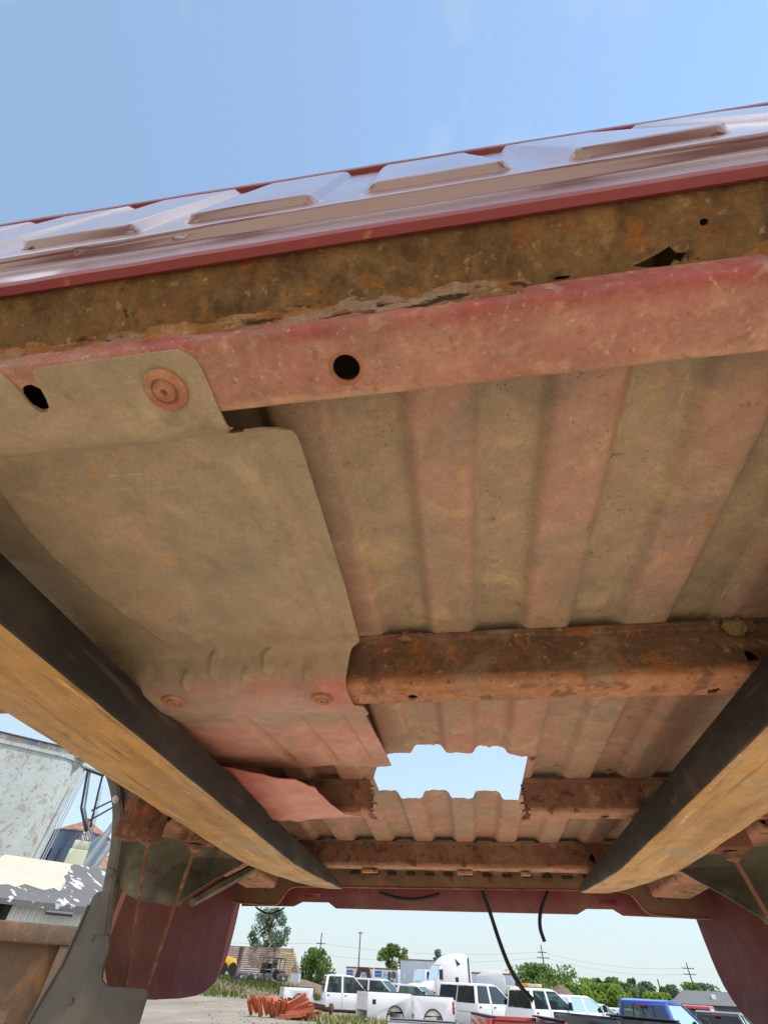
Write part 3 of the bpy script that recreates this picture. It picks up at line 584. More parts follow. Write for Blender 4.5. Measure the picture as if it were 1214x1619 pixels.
bp('header_rail', mb, M['redmatte'], solid=.0015)

# ---- bed sides
def side(sgn):
    base = -.945 if sgn < 0 else .865; yend = 2.315 if sgn < 0 else 2.37
    def fx(y, z):
        o = .006 * sin(min(1, max(0, (z + .01) / .5)) * pi) + .010 * sstep(.45, .86, z) * 0
        o -= .008 * sstep(yend - .10, yend, y) + .018 * (1 - sstep(-.01, .07, z))
        o += .004 * exp(-((y - .85) / .65) ** 4) * (1 - sstep(.40, .52, z)) * sstep(0, .3, z)
        return base + sgn * o
    ysr = [.045 + (yend - .045) * i / 90 for i in range(91)]; zsr = [-.012 + .878 * i / 44 for i in range(45)]
    mb = MB().sheet([[(fx(y, z), y, z) for y in ysr] for z in zsr])
    arch = [(.30, -.1), (.33, .10), (.36, .2), (.42, .33), (.50, .42), (.62, .452), (.98, .452), (1.13, .430), (1.25, .380), (1.33, .315), (1.385, .22), (1.42, .15), (1.49, .06), (1.55, -.02), (1.57, -.1)]
    d = yend - 2.31
    rear = [(a + d, b) for a, b in [(1.78, -.05), (1.80, -.0112), (1.95, -.0075), (2.06, .000), (2.13, .010), (2.19, .024), (2.23, .040), (2.262, .062), (2.284, .090), (2.297, .122), (2.305, .158), (2.309, .20), (2.40, .21), (2.40, -.05)]]
    x0, x1 = sorted((base - .1, base + .1))
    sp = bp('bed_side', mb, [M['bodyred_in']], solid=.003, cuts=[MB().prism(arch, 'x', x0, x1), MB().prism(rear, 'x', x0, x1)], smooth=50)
    # rolled top rail
    bp('top_rail', MB().box((base - .03 if sgn < 0 else base - .05, .05, .862), (base + .05 if sgn < 0 else base + .03, yend - .02, .90)), M['redpaint'], bevel=.012)
    # rear corner post
    xa, xb = sorted((base - sgn * .0, base - sgn * .018))
    bp('corner_post', MB().box((xa + .006, yend - .012, .30), (xb, yend - .004, .86)), M['redmatte'], bevel=.006)
    # two flat braces from the floor outriggers to the foot of the skin
    for (p, q) in (((.185, 1.199, .249), (.026, 1.60, .006)), ((.300, 1.225, .240), (.092, 1.588, .0114))):
        a = Vector((base - sgn * p[0], p[1], p[2])); b = Vector((base - sgn * q[0], q[1], q[2]))
        bp('side_brace', MB().tube([tuple(a), tuple(a.lerp(b, .5)), tuple(b)], [.0050, .0042, .0040], 6), M['rust'] if p[1] < 1.25 else M['rearsill'])
        bp('brace_foot', MB().lathe([(.016, 0), (.014, -.010), (.006, -.014), (.0005, -.015)], (0, 0, 1), tuple(a)), M['rust'])
    # wheelhouse: outer fold, rear wall, torn through on the left
    X = lambda t: base - sgn * t
    g = [[(X(.005), 1.17, .405), (X(.09), 1.17, .412), (X(.20), 1.20, .41), (X(.33), 1.22, .40)],
         [(X(.008), 1.26, .365), (X(.09), 1.30, .355), (X(.20), 1.36, .345), (X(.33), 1.42, .35)],
         [(X(.012), 1.345, .275), (X(.10), 1.40, .268), (X(.20), 1.50, .262), (X(.30), 1.56, .27)],
         [(X(.018), 1.395, .195), (X(.10), 1.375, .178), (X(.19), 1.372, .165), (X(.225), 1.39, .160)],
         [(X(.022), 1.405, .180), (X(.10), 1.385, .158), (X(.19), 1.382, .146), (X(.215), 1.40, .150)]]
    mb = MB().sheet([[(x, y + .004 * fbm(x, y, z, 14), z + .004 * fbm(y, x, z, 14)) for (x, y, z) in r] for r in densify(g, 6)])
    cuts = [MB().prism([(-.88, 1.445), (-.862, 1.432), (-.852, 1.415), (-.838, 1.452), (-.822, 1.446), (-.832, 1.485), (-.855, 1.472), (-.866, 1.49)], 'z', .15, .32)] if sgn < 0 else []
    tub = bp('wheelhouse', mb, M['tub'], solid=.003, cuts=cuts)
    # rear end of the inner wheelhouse, down past the floor
    bp('wheelhouse_inner', MB().sheet([[(X(.33), y, z) for z in (.35, .40, .50, .60)] for y in (.15, .5, .9, 1.3, 1.5)]), M['tub'], solid=.003)
    bp('wheelhouse_top', MB().sheet([[(X(t), y, .60 + .03 * sin(pi * (y - .15) / 1.35)) for t in (.0, .1, .2, .33)] for y in (.15, .5, .9, 1.3, 1.5)]), M['tub'], solid=.003)
    # outrigger boxes and the long lower rail they hang from
    bp('outrigger', MB().box((min(X(.115), X(.205)), 1.155, .243), (max(X(.115), X(.205)), 1.225, .335)), M['rust'], bevel=.006)
    bp('outrigger', MB().box((min(X(.262), X(.338)), 1.195, .243), (max(X(.262), X(.338)), 1.26, .335)), M['rust'], bevel=.006)
    rp = rounded([(X(.075), .345), (X(.077), .290), (X(.20), .292), (X(.21), .352)], .01)
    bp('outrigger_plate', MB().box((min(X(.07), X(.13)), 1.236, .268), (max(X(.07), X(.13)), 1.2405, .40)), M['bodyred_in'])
    bp('side_rail', MB().sheet([[(x, y, z + .004 * fbm(y, x, 0, 12)) for (x, z) in rp] for y in [1.243 + .04 * i for i in range(6)]]), M['sillfar'], solid=.003)
    bp('side_rail', MB().sheet([[(x, y, z + .004 * fbm(y, x, 0, 12)) for (x, z) in rp] for y in [1.548 + .04 * i for i in range(16)]]), M['sillfar'], solid=.003)
    return base
side(-1); side(1)
# left wheel arch trim and splash guard
archp = [(.60, .444), (.8, .446), (.98, .444), (1.12, .424), (1.23, .380), (1.295, .335), (1.345, .272), (1.38, .205), (1.405, .15), (1.44, .10)]
AP = rounded(archp, .04, 3)
mb = MB().sheet([[(-.958, y + .010, z + .010), (-.955, y - .004, z - .004), (-.932, y - .006, z - .006), (-.945, y - .006, z - .006), (-.926, y - .004, z - .004), (-.924, y + .004, z + .004)] for (y, z) in AP])
flare = bp('arch_trim', mb, M['plastic'], solid=.003)
for (y, z) in ((1.262, .352), (1.374, .212), (1.0, .436)):
    o = build('trim_screw', MB().lathe([(.0105, .002), (.0105, -.002), (.008, -.005), (.003, -.007), (.0004, -.0072)], (0, .75, .66), (-.938, y - .004, z - .004)), M['galv'] if y < 1.3 else M['plastic'], None, off=BED0); o.parent = flare
mg = [(-1.013, .150), (-1.012, .168), (-1.004, .178), (-.972, .179), (-.964, .172), (-.955, .152), (-.9085, .072), (-.905, .036), (-.897, .018), (-.880, .008), (-.772, .007), (-.7665, .001), (-.766, -.045), (-.79, -.18), (-1.075, -.18), (-1.047, -.07), (-1.034, -.02), (-1.018, .040), (-1.014, .10)]
guard = bp('splash_guard', MB().prism(mg, 'y', 1.438, 1.446), M['plastic'], bevel=.0025)
o = build('guard_lip', MB().tube([(-1.013, 1.437, .150), (-1.014, 1.437, .10), (-1.018, 1.437, .04), (-1.034, 1.437, -.02), (-1.047, 1.437, -.07), (-1.075, 1.437, -.18)], .0035, 6), M['plastic'], None, off=BED0); o.parent = guard
for (x, z) in ((-.978, .148), (-.965, .088), (-.955, -.02), (-.93, -.075)):
    o = build('guard_screw', MB().lathe([(.0065, .001), (.0065, -.002), (.004, -.004), (.0004, -.0042)], (0, 1, 0), (x, 1.438, z), 12), M['plastic'], None, off=BED0); o.parent = guard

# ---- rear sill plate, red valance
rs = [(-.93, .362), (-.93, .251), (-.775, .245), (-.752, .246), (-.738, .250), (-.728, .258), (-.716, .278), (-.705, .291), (-.692, .299), (-.67, .3035), (-.473, .305), (.0, .309), (.437, .313), (.545, .314), (.585, .311), (.605, .304), (.617, .290), (.628, .270), (.640, .257), (.66, .249), (.78, .245), (.85, .244), (.85, .362)]
mb = MB().prism(rs, 'y', 2.198, 2.204)
rsill = bp('rear_sill', mb, M['rearsill'], bevel=.0015)
mb = MB().tube([(x, 2.197, z) for (x, z) in rs[1:-1]], .0028, 6); o = build('sill_edge', mb, M['sillfar'], None, off=BED0); o.parent = rsill
for i in range(13):
    x = -.45 + i * .075; o = build('sill_clip', MB().box((x, 2.185, .345), (x + .035, 2.199, .3535)), M['void'], None, off=BED0); o.parent = rsill
for x in (-.40, -.05, .10, .30, -.80, .70): 
    o = build('sill_bolt', MB().lathe([(.007, .0), (.007, -.003), (.0005, -.004)], (0, 1, 0), (x, 2.1975, .335 if abs(x) < .5 else .295), 10), M['rust'], None, off=BED0); o.parent = rsill
va = [(-.935, .375), (-.935, .253), (-.707, .257), (-.672, .2715), (-.561, .272), (-.528, .2545), (-.2, .2555), (.42, .2585), (.458, .275), (.555, .276), (.586, .259), (.855, .256), (.855, .375)]
va = [(p[0] * 2.32 / 2.32, p[1]) for p in va]
val = bp('rear_valance', MB().prism(va, 'y', 2.315, 2.322), M['valance'], bevel=.003)
for s in ((-.665, -.60), (.515, .575)):
    o = build('valance_pocket', MB().box((s[0], 2.305, .283), (s[1], 2.314, .297)), M['redmatte'], None, off=BED0, bevel=.003); o.parent = val
mb = MB().tube([(-.34 + .02 * i, 2.26, .300 - .018 * sin(pi * i / 12)) for i in range(13)], .006, 6); bp('harness_loop', mb, M['rubber'])
mb = MB().tube([(-.84 + .012 * i, 2.235, .243 - .018 * sin(pi * i / 10)) for i in range(11)], .003, 6); bp('wire_loop', mb, M['rubber'])
# sill four underside brackets
for (x0, x1) in ((-.33, -.28), (-.02, .03), (.18, .21)):
    bp('sill_bracket', MB().box((x0, 1.775, .286), (x1, 1.80, .2945)), M['sillfar'], bevel=.002)
bp('diagonal_brace', MB().tube([(-.70, 1.80, .30), (-.72, 1.60, .22), (-.735, 1.47, .165)], [.012, .014, .010], 6), M['tub'])

# ------------------------------------------------------------------ hoses
def hose(pts, r, label, base):
    ps = [Vector(p) for p in pts]; out = []
    for i in range(len(ps) - 1):
        p0, p1, p2, p3 = ps[max(0, i - 1)], ps[i], ps[i + 1], ps[min(len(ps) - 1, i + 2)]
        for k in range(6):
            t = k / 6; out.append(.5 * ((2 * p1) + (p2 - p0) * t + (2 * p0 - 5 * p1 + 4 * p2 - p3) * t * t + (3 * p1 - p0 - 3 * p2 + p3) * t ** 3))
    out.append(ps[-1])
    o = build('fuel_hose', MB().tube(out, r, 10), M['rubber'], None, off=base); o.matrix_world = bed_matrix(base)
    tag(o, label, 'hose')
hose([(.060, 2.215, .37), (.066, 2.212, .31), (.088, 2.205, .24), (.108, 2.20, .17), (.133, 2.20, .105), (.165, 2.20, .058), (.196, 2.20, .032)], .0072, 'long black rubber hose hanging in front of the white crew cab', (.19, 2.2, .03))
hose([(.325, 2.215, .37), (.311, 2.21, .31), (.286, 2.205, .275), (.266, 2.20, .240), (.259, 2.20, .205), (.266, 2.20, .172)], .0066, 'short curved black hose hanging above the utility pole', (.26, 2.2, .17))

# ------------------------------------------------------------------ forks
def fork(xin, xout, ytip, label):
    s = 1 if xout > xin else -1; zt, zb = .2895, .238
    mb = MB(); st = []
    for (y, b, wi, wo) in [(-1.05, zb, 0, 0), (-.4, zb, 0, 0), (.2, zb, 0, 0), (.8, zb, 0, 0), (1.25, zb, 0, 0), (1.42, zb + .001, 0, .004), (1.60, zb + .010, 0, .014), (1.80, zb + .022, .001, .030), (1.95, zb + .033, .003, .052), (ytip - .05, zb + .040, .006, .075), (ytip - .012, zb + .044, .012, .098), (ytip, zb + .046, .022, .108)]:
        st.append((y, b, xin + s * wi, xout - s * wo))
    fine = []
    for p, q in zip(st[:-1], st[1:]):
        m = max(1, int((q[0] - p[0]) / .02))
        for k in range(m): fine.append(tuple(a + (c - a) * k / m for a, c in zip(p, q)))
    st = [(y, b + .0007 * fbm(y, xin, 1, 9), xi + .0008 * fbm(y, xin, 2, 14), xo + .0012 * fbm(y, xin, 3, 11)) for (y, b, xi, xo) in fine] + [st[-1]]
    n = len(st); r = .004
    for i in range(n - 1):
        (y0, b0, i0, o0), (y1, b1, i1, o1) = st[i], st[i + 1]
        def ring(y, b, xi, xo): return [(xi, y, zt), (xi, y, b + r), (xi + s * r * .4, y, b + r * .3), (xi + s * r, y, b), (xo - s * r, y, b), (xo - s * r * .4, y, b + r * .3), (xo, y, b + r), (xo, y, zt)]
        A, B_ = ring(y0, b0, i0, o0), ring(y1, b1, i1, o1); k = 8
        for j in range(k):
            mb.add([A[j], A[(j + 1) % k], B_[(j + 1) % k], B_[j]], [(0, 1, 2, 3)], 1 if j in (2, 3, 4) else 0)
    (y, b, xi, xo) = st[-1]; mb.add([(xi, y, zt), (xi, y, b), (xo, y, b), (xo, y, zt)], [(0, 1, 2, 3)], 0)
    x0, x1 = sorted((xin, xout)); mb.box((x0, -1.10, zb), (x1, -1.05, .95), mi=0)
    base = ((xin + xout) / 2, .5, zb)
    o = build('forklift_fork', mb, [M['forkblack'], M['forkworn']], None, off=base, weld=True); o.matrix_world = bed_matrix(base)
    tag(o, label, 'fork', 'forklift forks under the bed')
fork(-.445, -.592, 2.085, 'black steel fork with worn tan underside crossing beside the grey heat shield')
fork(.378, .520, 2.00, 'black steel fork with worn tan underside under the bare corrugated floor, no shield above')

# ================================================================== LEFT BACKGROUND
# grain silo: row of round concrete tanks under a windowed gallery
def world_part(name, mb, mat, root, **k):
    o = build(name, mb, mat, None, off=root.location, **k); o.parent = root; return o
silo_c = polar(-43.4, 80); rad = 4.05
silo = empty('grain_silo', silo_c, label='huge white concrete grain silo with peeling paint and a windowed top storey', cat='silo')
TOPZ = CAM_Z + 80 * tan(radians(13.36))
se = Vector((-.707, -.707, 0)); sn = Vector((.707, -.707, 0))
def stadium(r, ln=27):
    a0 = atan2(sn.y, sn.x); pts = [silo_c + Vector((cos(a0 + t * pi / 30), sin(a0 + t * pi / 30), 0)) * r for t in range(31)]
    return [(p.x, p.y) for p in pts] + [((silo_c + se * ln - sn * r).x, (silo_c + se * ln - sn * r).y), ((silo_c + se * ln + sn * r).x, (silo_c + se * ln + sn * r).y)]
world_part('tank', MB().prism(stadium(rad), 'z', 0, TOPZ), M['concrete'], silo)
world_part('tank_cornice', MB().prism(stadium(rad + .14), 'z', TOPZ - .28, TOPZ + .12), M['concrete'], silo)
GZ0, GZ1 = TOPZ + .121, CAM_Z + 76.6 * tan(radians(14.55))
def gal(a, b, c, d): return [((silo_c + se * t + sn * w).x, (silo_c + se * t + sn * w).y) for t, w in ((a, c), (b, c), (b, d), (a, d))]
world_part('gallery', MB().prism(gal(-3.5, 27, 3.75, -3.2), 'z', GZ0, GZ1), M['gallery'], silo)
world_part('gallery_roof', MB().prism(gal(-3.7, 27, 3.95, -3.4), 'z', GZ1, GZ1 + .13), M['darksteel'], silo)
for i, t in enumerate((-2.2, 2.9, 7.9, 12.9, 17.9)):
    world_part('gallery_window', MB().prism(gal(t, t + 1.15, 3.77, 3.6), 'z', GZ0 + .30, GZ0 + .82), M['barndark'] if i % 2 == 0 else M['bluesteel'], silo)
for k in range(5):
    world_part('tank_seam', MB().prism(gal(3 + 4.6 * k, 3.12 + 4.6 * k, rad + .02, rad - .2), 'z', 0, TOPZ - .3), M['gallery'], silo)
mb = MB()
for k in range(2): mb.tube([polar(-40.35 + .2 * k, 77, 0.2), polar(-40.35 + .2 * k, 77, 19.0)], .06, 6)
world_part('downpipe', mb, M['galv'], silo)
# steel bin
bc = polar(-38.1, 92); bz = 14.6
sb = empty('steel_bin', bc, label='blue grey corrugated steel grain bin with a rusty cone roof', cat='bin')
R2 = 3.9
mb = MB().lathe([(R2, 0), (R2, bz)], (0, 0, 1), bc, 60); world_part('bin_wall', mb, M['bluesteel'], sb)
mb = MB().lathe([(R2 + .15, bz - .05), (R2 + .12, bz + .1), (.5, bz + 1.75), (.45, bz + 2.1), (.02, bz + 2.15)], (0, 0, 1), bc, 40); world_part('cone_roof', mb, M['rustroof'], sb)
for k in range(7):
    a = radians(170 + 22 * k); p = bc + Vector((cos(a), sin(a), 0)) * (R2 + .04); mb = MB().box((p.x - .08, p.y - .08, .5), (p.x + .08, p.y + .08, bz - (.3 if k % 3 == 0 else 2.2))); world_part('wall_stiffener', mb, M['darksteel'], sb)
# cream hopper tank
tc_ = polar(-37.75, 70); tz = 10.9
ct = empty('hopper_tank', tc_, label='small cream green square hopper tank in front of the blue grey bin', cat='tank')
Rt = Matrix.Rotation(radians(37), 3, 'Z')
mb = MB().box((tc_.x - .95, tc_.y - .95, 0), (tc_.x + .95, tc_.y + .95, tz - .8), Rt, tc_); world_part('tank_body', mb, M['creamtank'], ct, bevel=.12)
mb = MB().box((tc_.x - .85, tc_.y - .85, tz - .8), (tc_.x + .85, tc_.y + .85, tz), Rt, tc_); world_part('tank_head', mb, M['creamtank'], ct, bevel=.1)
mb = MB()
for a in (-.8, 0, .8):
    p = tc_ + Rt @ Vector((a, -.9, 0)); mb.tube([(p.x, p.y, tz - .02), (p.x, p.y, tz + .55)], .035, 5)
p = tc_ + Rt @ Vector((-.85, -.9, 0)); q = tc_ + Rt @ Vector((.85, -.9, 0)); mb.tube([(p.x, p.y, tz + .5), (q.x, q.y, tz + .5)], .035, 5)
world_part('hand_rail', mb, M['rustroof'], ct)
# elevator legs and spouts
el = empty('grain_elevator_leg', polar(-37.4, 74), label='galvanised elevator tower with bent spouts and cables beside the silo', cat='elevator')
def poly_t(pp, r, nm, mat):
    world_part(nm, MB().tube([polar(*p) for p in pp], r, 6), mat, el)
e_ = lambda a, el_, D: (a, D, CAM_Z + D * tan(radians(el_)))
poly_t([e_(-40.2, 13.3, 70), e_(-39.2, 10.3, 71.5), e_(-37.4, 8.0, 74)], .14, 'spout', M['darksteel'])
poly_t([e_(-40.0, 13.35, 70.3), e_(-38.9, 10.3, 71.8), e_(-37.2, 8.0, 74.2)], .12, 'spout', M['galv'])
poly_t([e_(-40.5, 13.35, 70), e_(-39.0, 13.15, 70.2), e_(-38.6, 13.1, 70.5)], .22, 'catwalk', M['darksteel'])
poly_t([e_(-38.7, 13.1, 70.5), e_(-38.35, 11.6, 71.5), e_(-37.7, 9.0, 73)], .13, 'spout', M['darksteel'])
poly_t([e_(-38.9, 14.8, 70.5), e_(-38.9, 13.15, 70.5)], .10, 'mast', M['galv']); poly_t([e_(-38.6, 14.8, 70.5), e_(-38.7, 13.15, 70.5)], .06, 'mast', M['darksteel'])
poly_t([e_(-38.25, 10.2, 74), e_(-35.2, 12.4, 74)], .11, 'conveyor', M['darksteel']); poly_t([e_(-38.1, 9.4, 75), e_(-35.0, 12.0, 75)], .11, 'conveyor', M['darksteel'])
poly_t([e_(-36.9, 6.0, 78), e_(-35.0, 12.0, 78)], .40, 'leg', M['galv']); poly_t([e_(-36.0, 6.0, 76), e_(-34.6, 10.4, 76)], .38, 'leg', M['galv'])
poly_t([e_(-37.0, 7.8, 76), e_(-34.9, 10.9, 76)], .07, 'brace', M['galv'])
for k in range(9):
    a = -37.9 + .16 * (k % 4); poly_t([e_(a, 7.9 + .13 * (k // 2), 73), e_(a + .35 * (-1) ** k, 8.35 + .13 * (k // 2), 73)], .10, 'platform_rail', M['galv'])
for k in range(6): poly_t([e_(-38.2 + .14 * k, 12.2 - .5 * k, 72.5), e_(-37.9 + .12 * k, 8.3, 73)], .018, 'cable', M['wire'])
# old barn
bn = empty('barn', polar(-36.2, 95), label='old dark barn with a rusty roof far off behind the elevator', cat='barn')
b0 = polar(-36.2, 95); mb = MB().box((b0.x - 2.6, b0.y - 3, 0), (b0.x + 2.2, b0.y + 3, 11.0)); world_part('wall', mb, M['barndark'], bn)
mb = MB().prism([(b0.x - 3.1, 10.9), (b0.x + 2.7, 10.9), (b0.x + .1, 13.4), (b0.x - .6, 13.4)], 'y', b0.y - 3.3, b0.y + 3.3); world_part('roof', mb, M['rustroof'], bn)
# shed
sh0 = polar(-39, 22)
shed = empty('low_shed', sh0, radians(0), label='low shed with flaking grey painted roof and a pale square patch', cat='shed')
sa, sb_ = polar(-47, 21.8), polar(-31.0, 22.6); du = (sb_ - sa).normalized(); dn = Vector((du.y, -du.x, 0))
if dn.dot(-sa) < 0: dn = -dn
Lsh = (sb_ - sa).length
def shp(u, w, z): p = sa + du * u + dn * w; return (p.x, p.y, z)
RZ, EZ = CAM_Z + 22 * tan(radians(6.30)), CAM_Z + 20.3 * tan(radians(3.62))
mb = MB().add([shp(0, 0, RZ), shp(Lsh, 0, RZ), shp(Lsh, 1.85, EZ), shp(0, 1.85, EZ), shp(0, 0, RZ - .12), shp(Lsh, 0, RZ - .12), shp(Lsh, 1.85, EZ - .12), shp(0, 1.85, EZ - .12)], [(0, 1, 2, 3), (7, 6, 5, 4), (3, 2, 6, 7), (0, 4, 5, 1), (0, 3, 7, 4), (1, 5, 6, 2)])
world_part('roof', mb, M['shedroof'], shed, smooth=0)
mb = MB().add([shp(0, -3.8, EZ), shp(Lsh, -3.8, EZ), shp(Lsh, 0, RZ - .01), shp(0, 0, RZ - .01)], [(0, 1, 2, 3)]); world_part('roof_back', mb, M['shedroof'], shed, smooth=0)
# pale square patch, ragged edge, lying on the roof
pu = Lsh * .395; pw = 2.05; pl = []
r = random.Random(3)
for i in range(40):
    t = i / 40 * 4; k = int(t); f = t - k; e = .09 * r.uniform(-1, 1)
    if k == 0: a, c = -1 + 2 * f, -.0
    elif k == 1: a, c = 1 + e, f
    elif k == 2: a, c = 1 - 2 * f, 1 + e * .9
    else: a, c = -1 + e, 1 - f
    u = pu + a * pw / 2 - .18 * c; w = .03 + c * 1.30; z = RZ + (EZ - RZ) * w / 1.85 + .012; pl.append(shp(u, w, z))
mb = MB().add(pl, [tuple(range(40))]); world_part('roof_patch', mb, M['roofpatch'], shed, smooth=0)
# wall of corrugated sheet, wide dark doorway
mb = MB(); u0 = Lsh * .36; rows = []
for i in range(int((Lsh - u0) / .03)):
    u = u0 + .03 * i; o = .02 * (1 if (i // 3) % 2 else -1); rows.append([shp(u, 1.45 + o, 0), shp(u, 1.45 + o, EZ + .12)])
mb.sheet(rows); world_part('corrugated_wall', mb, M['corrugated'], shed, smooth=0)
mb = MB().add([shp(0, -1.5, 0), shp(Lsh, -1.5, 0), shp(Lsh, -1.5, EZ + .3), shp(0, -1.5, EZ + .3)], [(0, 1, 2, 3)]); world_part('back_wall', mb, M['barndark'], shed)
mb = MB().add([shp(u0 + .02, 1.44, 0), shp(u0 + .02, -1.5, 0), shp(u0 + .02, -1.5, EZ), shp(u0 + .02, 1.44, EZ)], [(0, 1, 2, 3)]); world_part('partition', mb, M['barndark'], shed)
p0, p1 = shp(Lsh * .50, 1.87, EZ - .2), shp(Lsh * .62, 1.87, EZ - .2)
mb = MB().tube([p0, p1], .06, 6); world_part('gutter', mb, M['darksteel'], shed)
# rusty steel bin by the bed
d0 = polar(-40, 5.6)
dz = CAM_Z + 5.5 * tan(radians(2.5))
db = empty('steel_skip', d0, label='rusty brown steel skip with recessed side panel behind the splash guard', cat='skip')
da, dbb = polar(-53, 5.9), polar(-31, 5.75); du2 = (dbb - da).normalized(); dn2 = Vector((du2.y, -du2.x, 0))
if dn2.dot(-da) < 0: dn2 = -dn2
Ld = (dbb - da).length
def dp(u, w, z): p = da + du2 * u + dn2 * w; return (p.x, p.y, z)
def dbox(u0, u1, w0, w1, z0, z1, nm, mat, bevel=.01):
    mb = MB().add([dp(u0, w0, z0), dp(u1, w0, z0), dp(u1, w1, z0), dp(u0, w1, z0), dp(u0, w0, z1), dp(u1, w0, z1), dp(u1, w1, z1), dp(u0, w1, z1)], [(0, 3, 2, 1), (4, 5, 6, 7), (0, 1, 5, 4), (1, 2, 6, 5), (2, 3, 7, 6), (3, 0, 4, 7)])
    world_part(nm, mb, mat, db, bevel=bevel)
dbox(0, Ld, -1.4, -.10, .25, dz - .06, 'side_panel', M['binrust'])
dbox(0, Ld, -.12, 0, dz - .12, dz, 'top_rim', M['binrust'], .02)
uu = Ld * .775
for (a, c) in ((uu, uu + .17), (uu - 1.55, uu - 1.40), (Ld - .1, Ld)): dbox(a, c, -.099, -.01, .25, dz - .121, 'upright', M['binrust'])
dbox(0, Ld, -.099, -.01, .15, .25, 'bottom_rail', M['binrust'])
# ================================================================== TREES, POLES
def tree(name, base, H, crown_w, n, leaf, mat, label, cat='tree', group=None, trunk=.25, shape='round', low=.12, seed=1):
    r = random.Random(seed); root = empty(name, base, label=label, cat=cat, group=group)
    mb = MB(); mb.tube([(0, 0, -.2), (.05 * H * .1, 0, H * .3), (0, .02 * H * .3, H * .62), (.0, 0, H * .93)], [trunk, trunk * .75, trunk * .4, trunk * .08], 7)
    lobes = []
    for i in range(40 if shape == 'oval' else 18):
        a = r.random() * 2 * pi; t = r.uniform(low + .06, .95)
        if shape == 'round': w = crown_w * .5 * sqrt(max(.05, 1 - ((t - .5) / .52) ** 2))
        elif shape == 'oval': w = crown_w * .5 * sin(pi * min(.98, max(.06, (t - low * .6) / (1.06 - low * .6)))) ** .75
        elif shape == 'poplar': w = crown_w * .5 * (1 - max(0, (t - .35)) ** 1.3 * 1.35) * (.6 + .4 * min(1, t / .3))
        else: w = crown_w * .5 * (1.05 - t)
        q = r.uniform(.35, .95) * w; c = Vector((q * cos(a), q * sin(a), H * t)); lobes.append((c, (max(.22 * crown_w * .6, w * .42) if shape != 'oval' else .11 * crown_w) * r.uniform(.7, 1.2)))
        mb.tube([(0, 0, H * max(.1, t - .22)), tuple(c * .6 + Vector((0, 0, H * t * .4 - .02 * H))), tuple(c)], [trunk * .3, trunk * .18, trunk * .05], 5)
    lobes.append((Vector((0, 0, H * .92)), .12 * crown_w)); lobes.append((Vector((0, 0, H * .6)), .3 * crown_w)) if shape != 'oval' else None
    o = build('trunk', mb, M['bark']); o.parent = root
    lf = MB()
    for _ in range(int(n * 1.7)):
        c, rr = r.choice(lobes); d = Vector((r.gauss(0, 1), r.gauss(0, 1), r.gauss(0, 1))).normalized(); p = c + d * rr * r.random() ** .4
        if p.z < low * H * .5 or p.z > H: continue
        s = leaf * .72 * r.uniform(.45, 1.3); u = Vector((r.gauss(0, 1), r.gauss(0, 1), r.gauss(0, .7))).normalized(); v = u.orthogonal().normalized(); v = (Matrix.Rotation(r.random() * 6.3, 3, u) @ v)
        lf.add([p - u * s, p + v * s * .55, p + u * s, p - v * s * .55], [(0, 1, 2, 3)])
    o = build('crown', lf, mat, smooth=0); o.parent = root
    return root
def E2Z(D, el): return CAM_Z + D * tan(radians(el))
TR = 'trees along the far edge of the yard'
p = polar(-18.85, 112); tree('poplar_tree', p, E2Z(112, 4.55), 9.0, 3600, .30, M['leafdark'], 'tall blue green poplar tree standing alone behind the stack of rails', seed=3, shape='oval', trunk=.35, low=.25, group=TR)
tree('bushy_tree', polar(-14.6, 82), E2Z(82, 2.05), 5.2, 3600, .26, M['leafmid'], 'dense green bushy tree beside the end of the rail stack', seed=4, low=.02, group=TR)
tree('bushy_tree', polar(-7.25, 110), E2Z(110, 2.6), 6.6, 3400, .30, M['leafmid'], 'rounded green tree rising behind the lettered trailers', seed=5, shape='oval', group=TR)
tree('bushy_tree', polar(-2.85, 110), E2Z(110, 2.45), 3.8, 900, .3, M['leafdark'], 'sparse thin tree top showing behind the semi truck roof', seed=6, shape='poplar', group=TR)
tree('bushy_tree', polar(6.2, 84), E2Z(84, 1.75), 8.2, 4600, .30, M['leafmid'], 'widest rounded green tree behind the gravel heap', seed=7, low=.02, group=TR)
tree('bushy_tree', polar(3.3, 88), E2Z(88, .85), 1.6, 500, .2, M['leafdark'], 'small dark bush top between the trailer and the widest tree', seed=8, low=.02, group=TR)
hz = [(8.7, 78, .62, 2.4, 'leafbright', 'bright yellow green sapling just right of the gravel heap top'), (9.6, 80, 1.0, 3.4, 'leafbright', 'bright yellow green tree above the farthest white pickup'),
      (10.75, 95, 1.05, 1.9, 'leafdark', 'narrow dark tree rising above the bright saplings'), (11.4, 80, .75, 3.2, 'leafbright', 'bright green sapling left of the blue cab'),
      (12.15, 92, 1.12, 2.2, 'leafmid', 'pointed green tree directly over the left end of the blue cab'), (12.9, 88, .85, 2.6, 'leafmid', 'mid green tree above the middle of the blue cab'),
      (13.55, 100, 1.13, 1.7, 'leafdark', 'thin dark conifer above the blue cab roof'), (14.4, 92, .98, 2.6, 'leafdark', 'dark round tree above the right end of the blue cab'),
      (15.1, 82, .40, 2.4, 'leafbright', 'low bright bush in front of the dark round tree'), (15.9, 100, .72, 2.4, 'leafmid', 'low green tree left of the grey house roof'),
      (16.5, 98, .85, 1.9, 'leafdark', 'small dark tree touching the left end of the house roof'), (17.7, 100, 1.02, 3.4, 'leafmid', 'green tree behind the grey house roof'), (18.7, 104, 1.0, 2.4, 'leafdark', 'dark tree behind the right half of the house roof')]
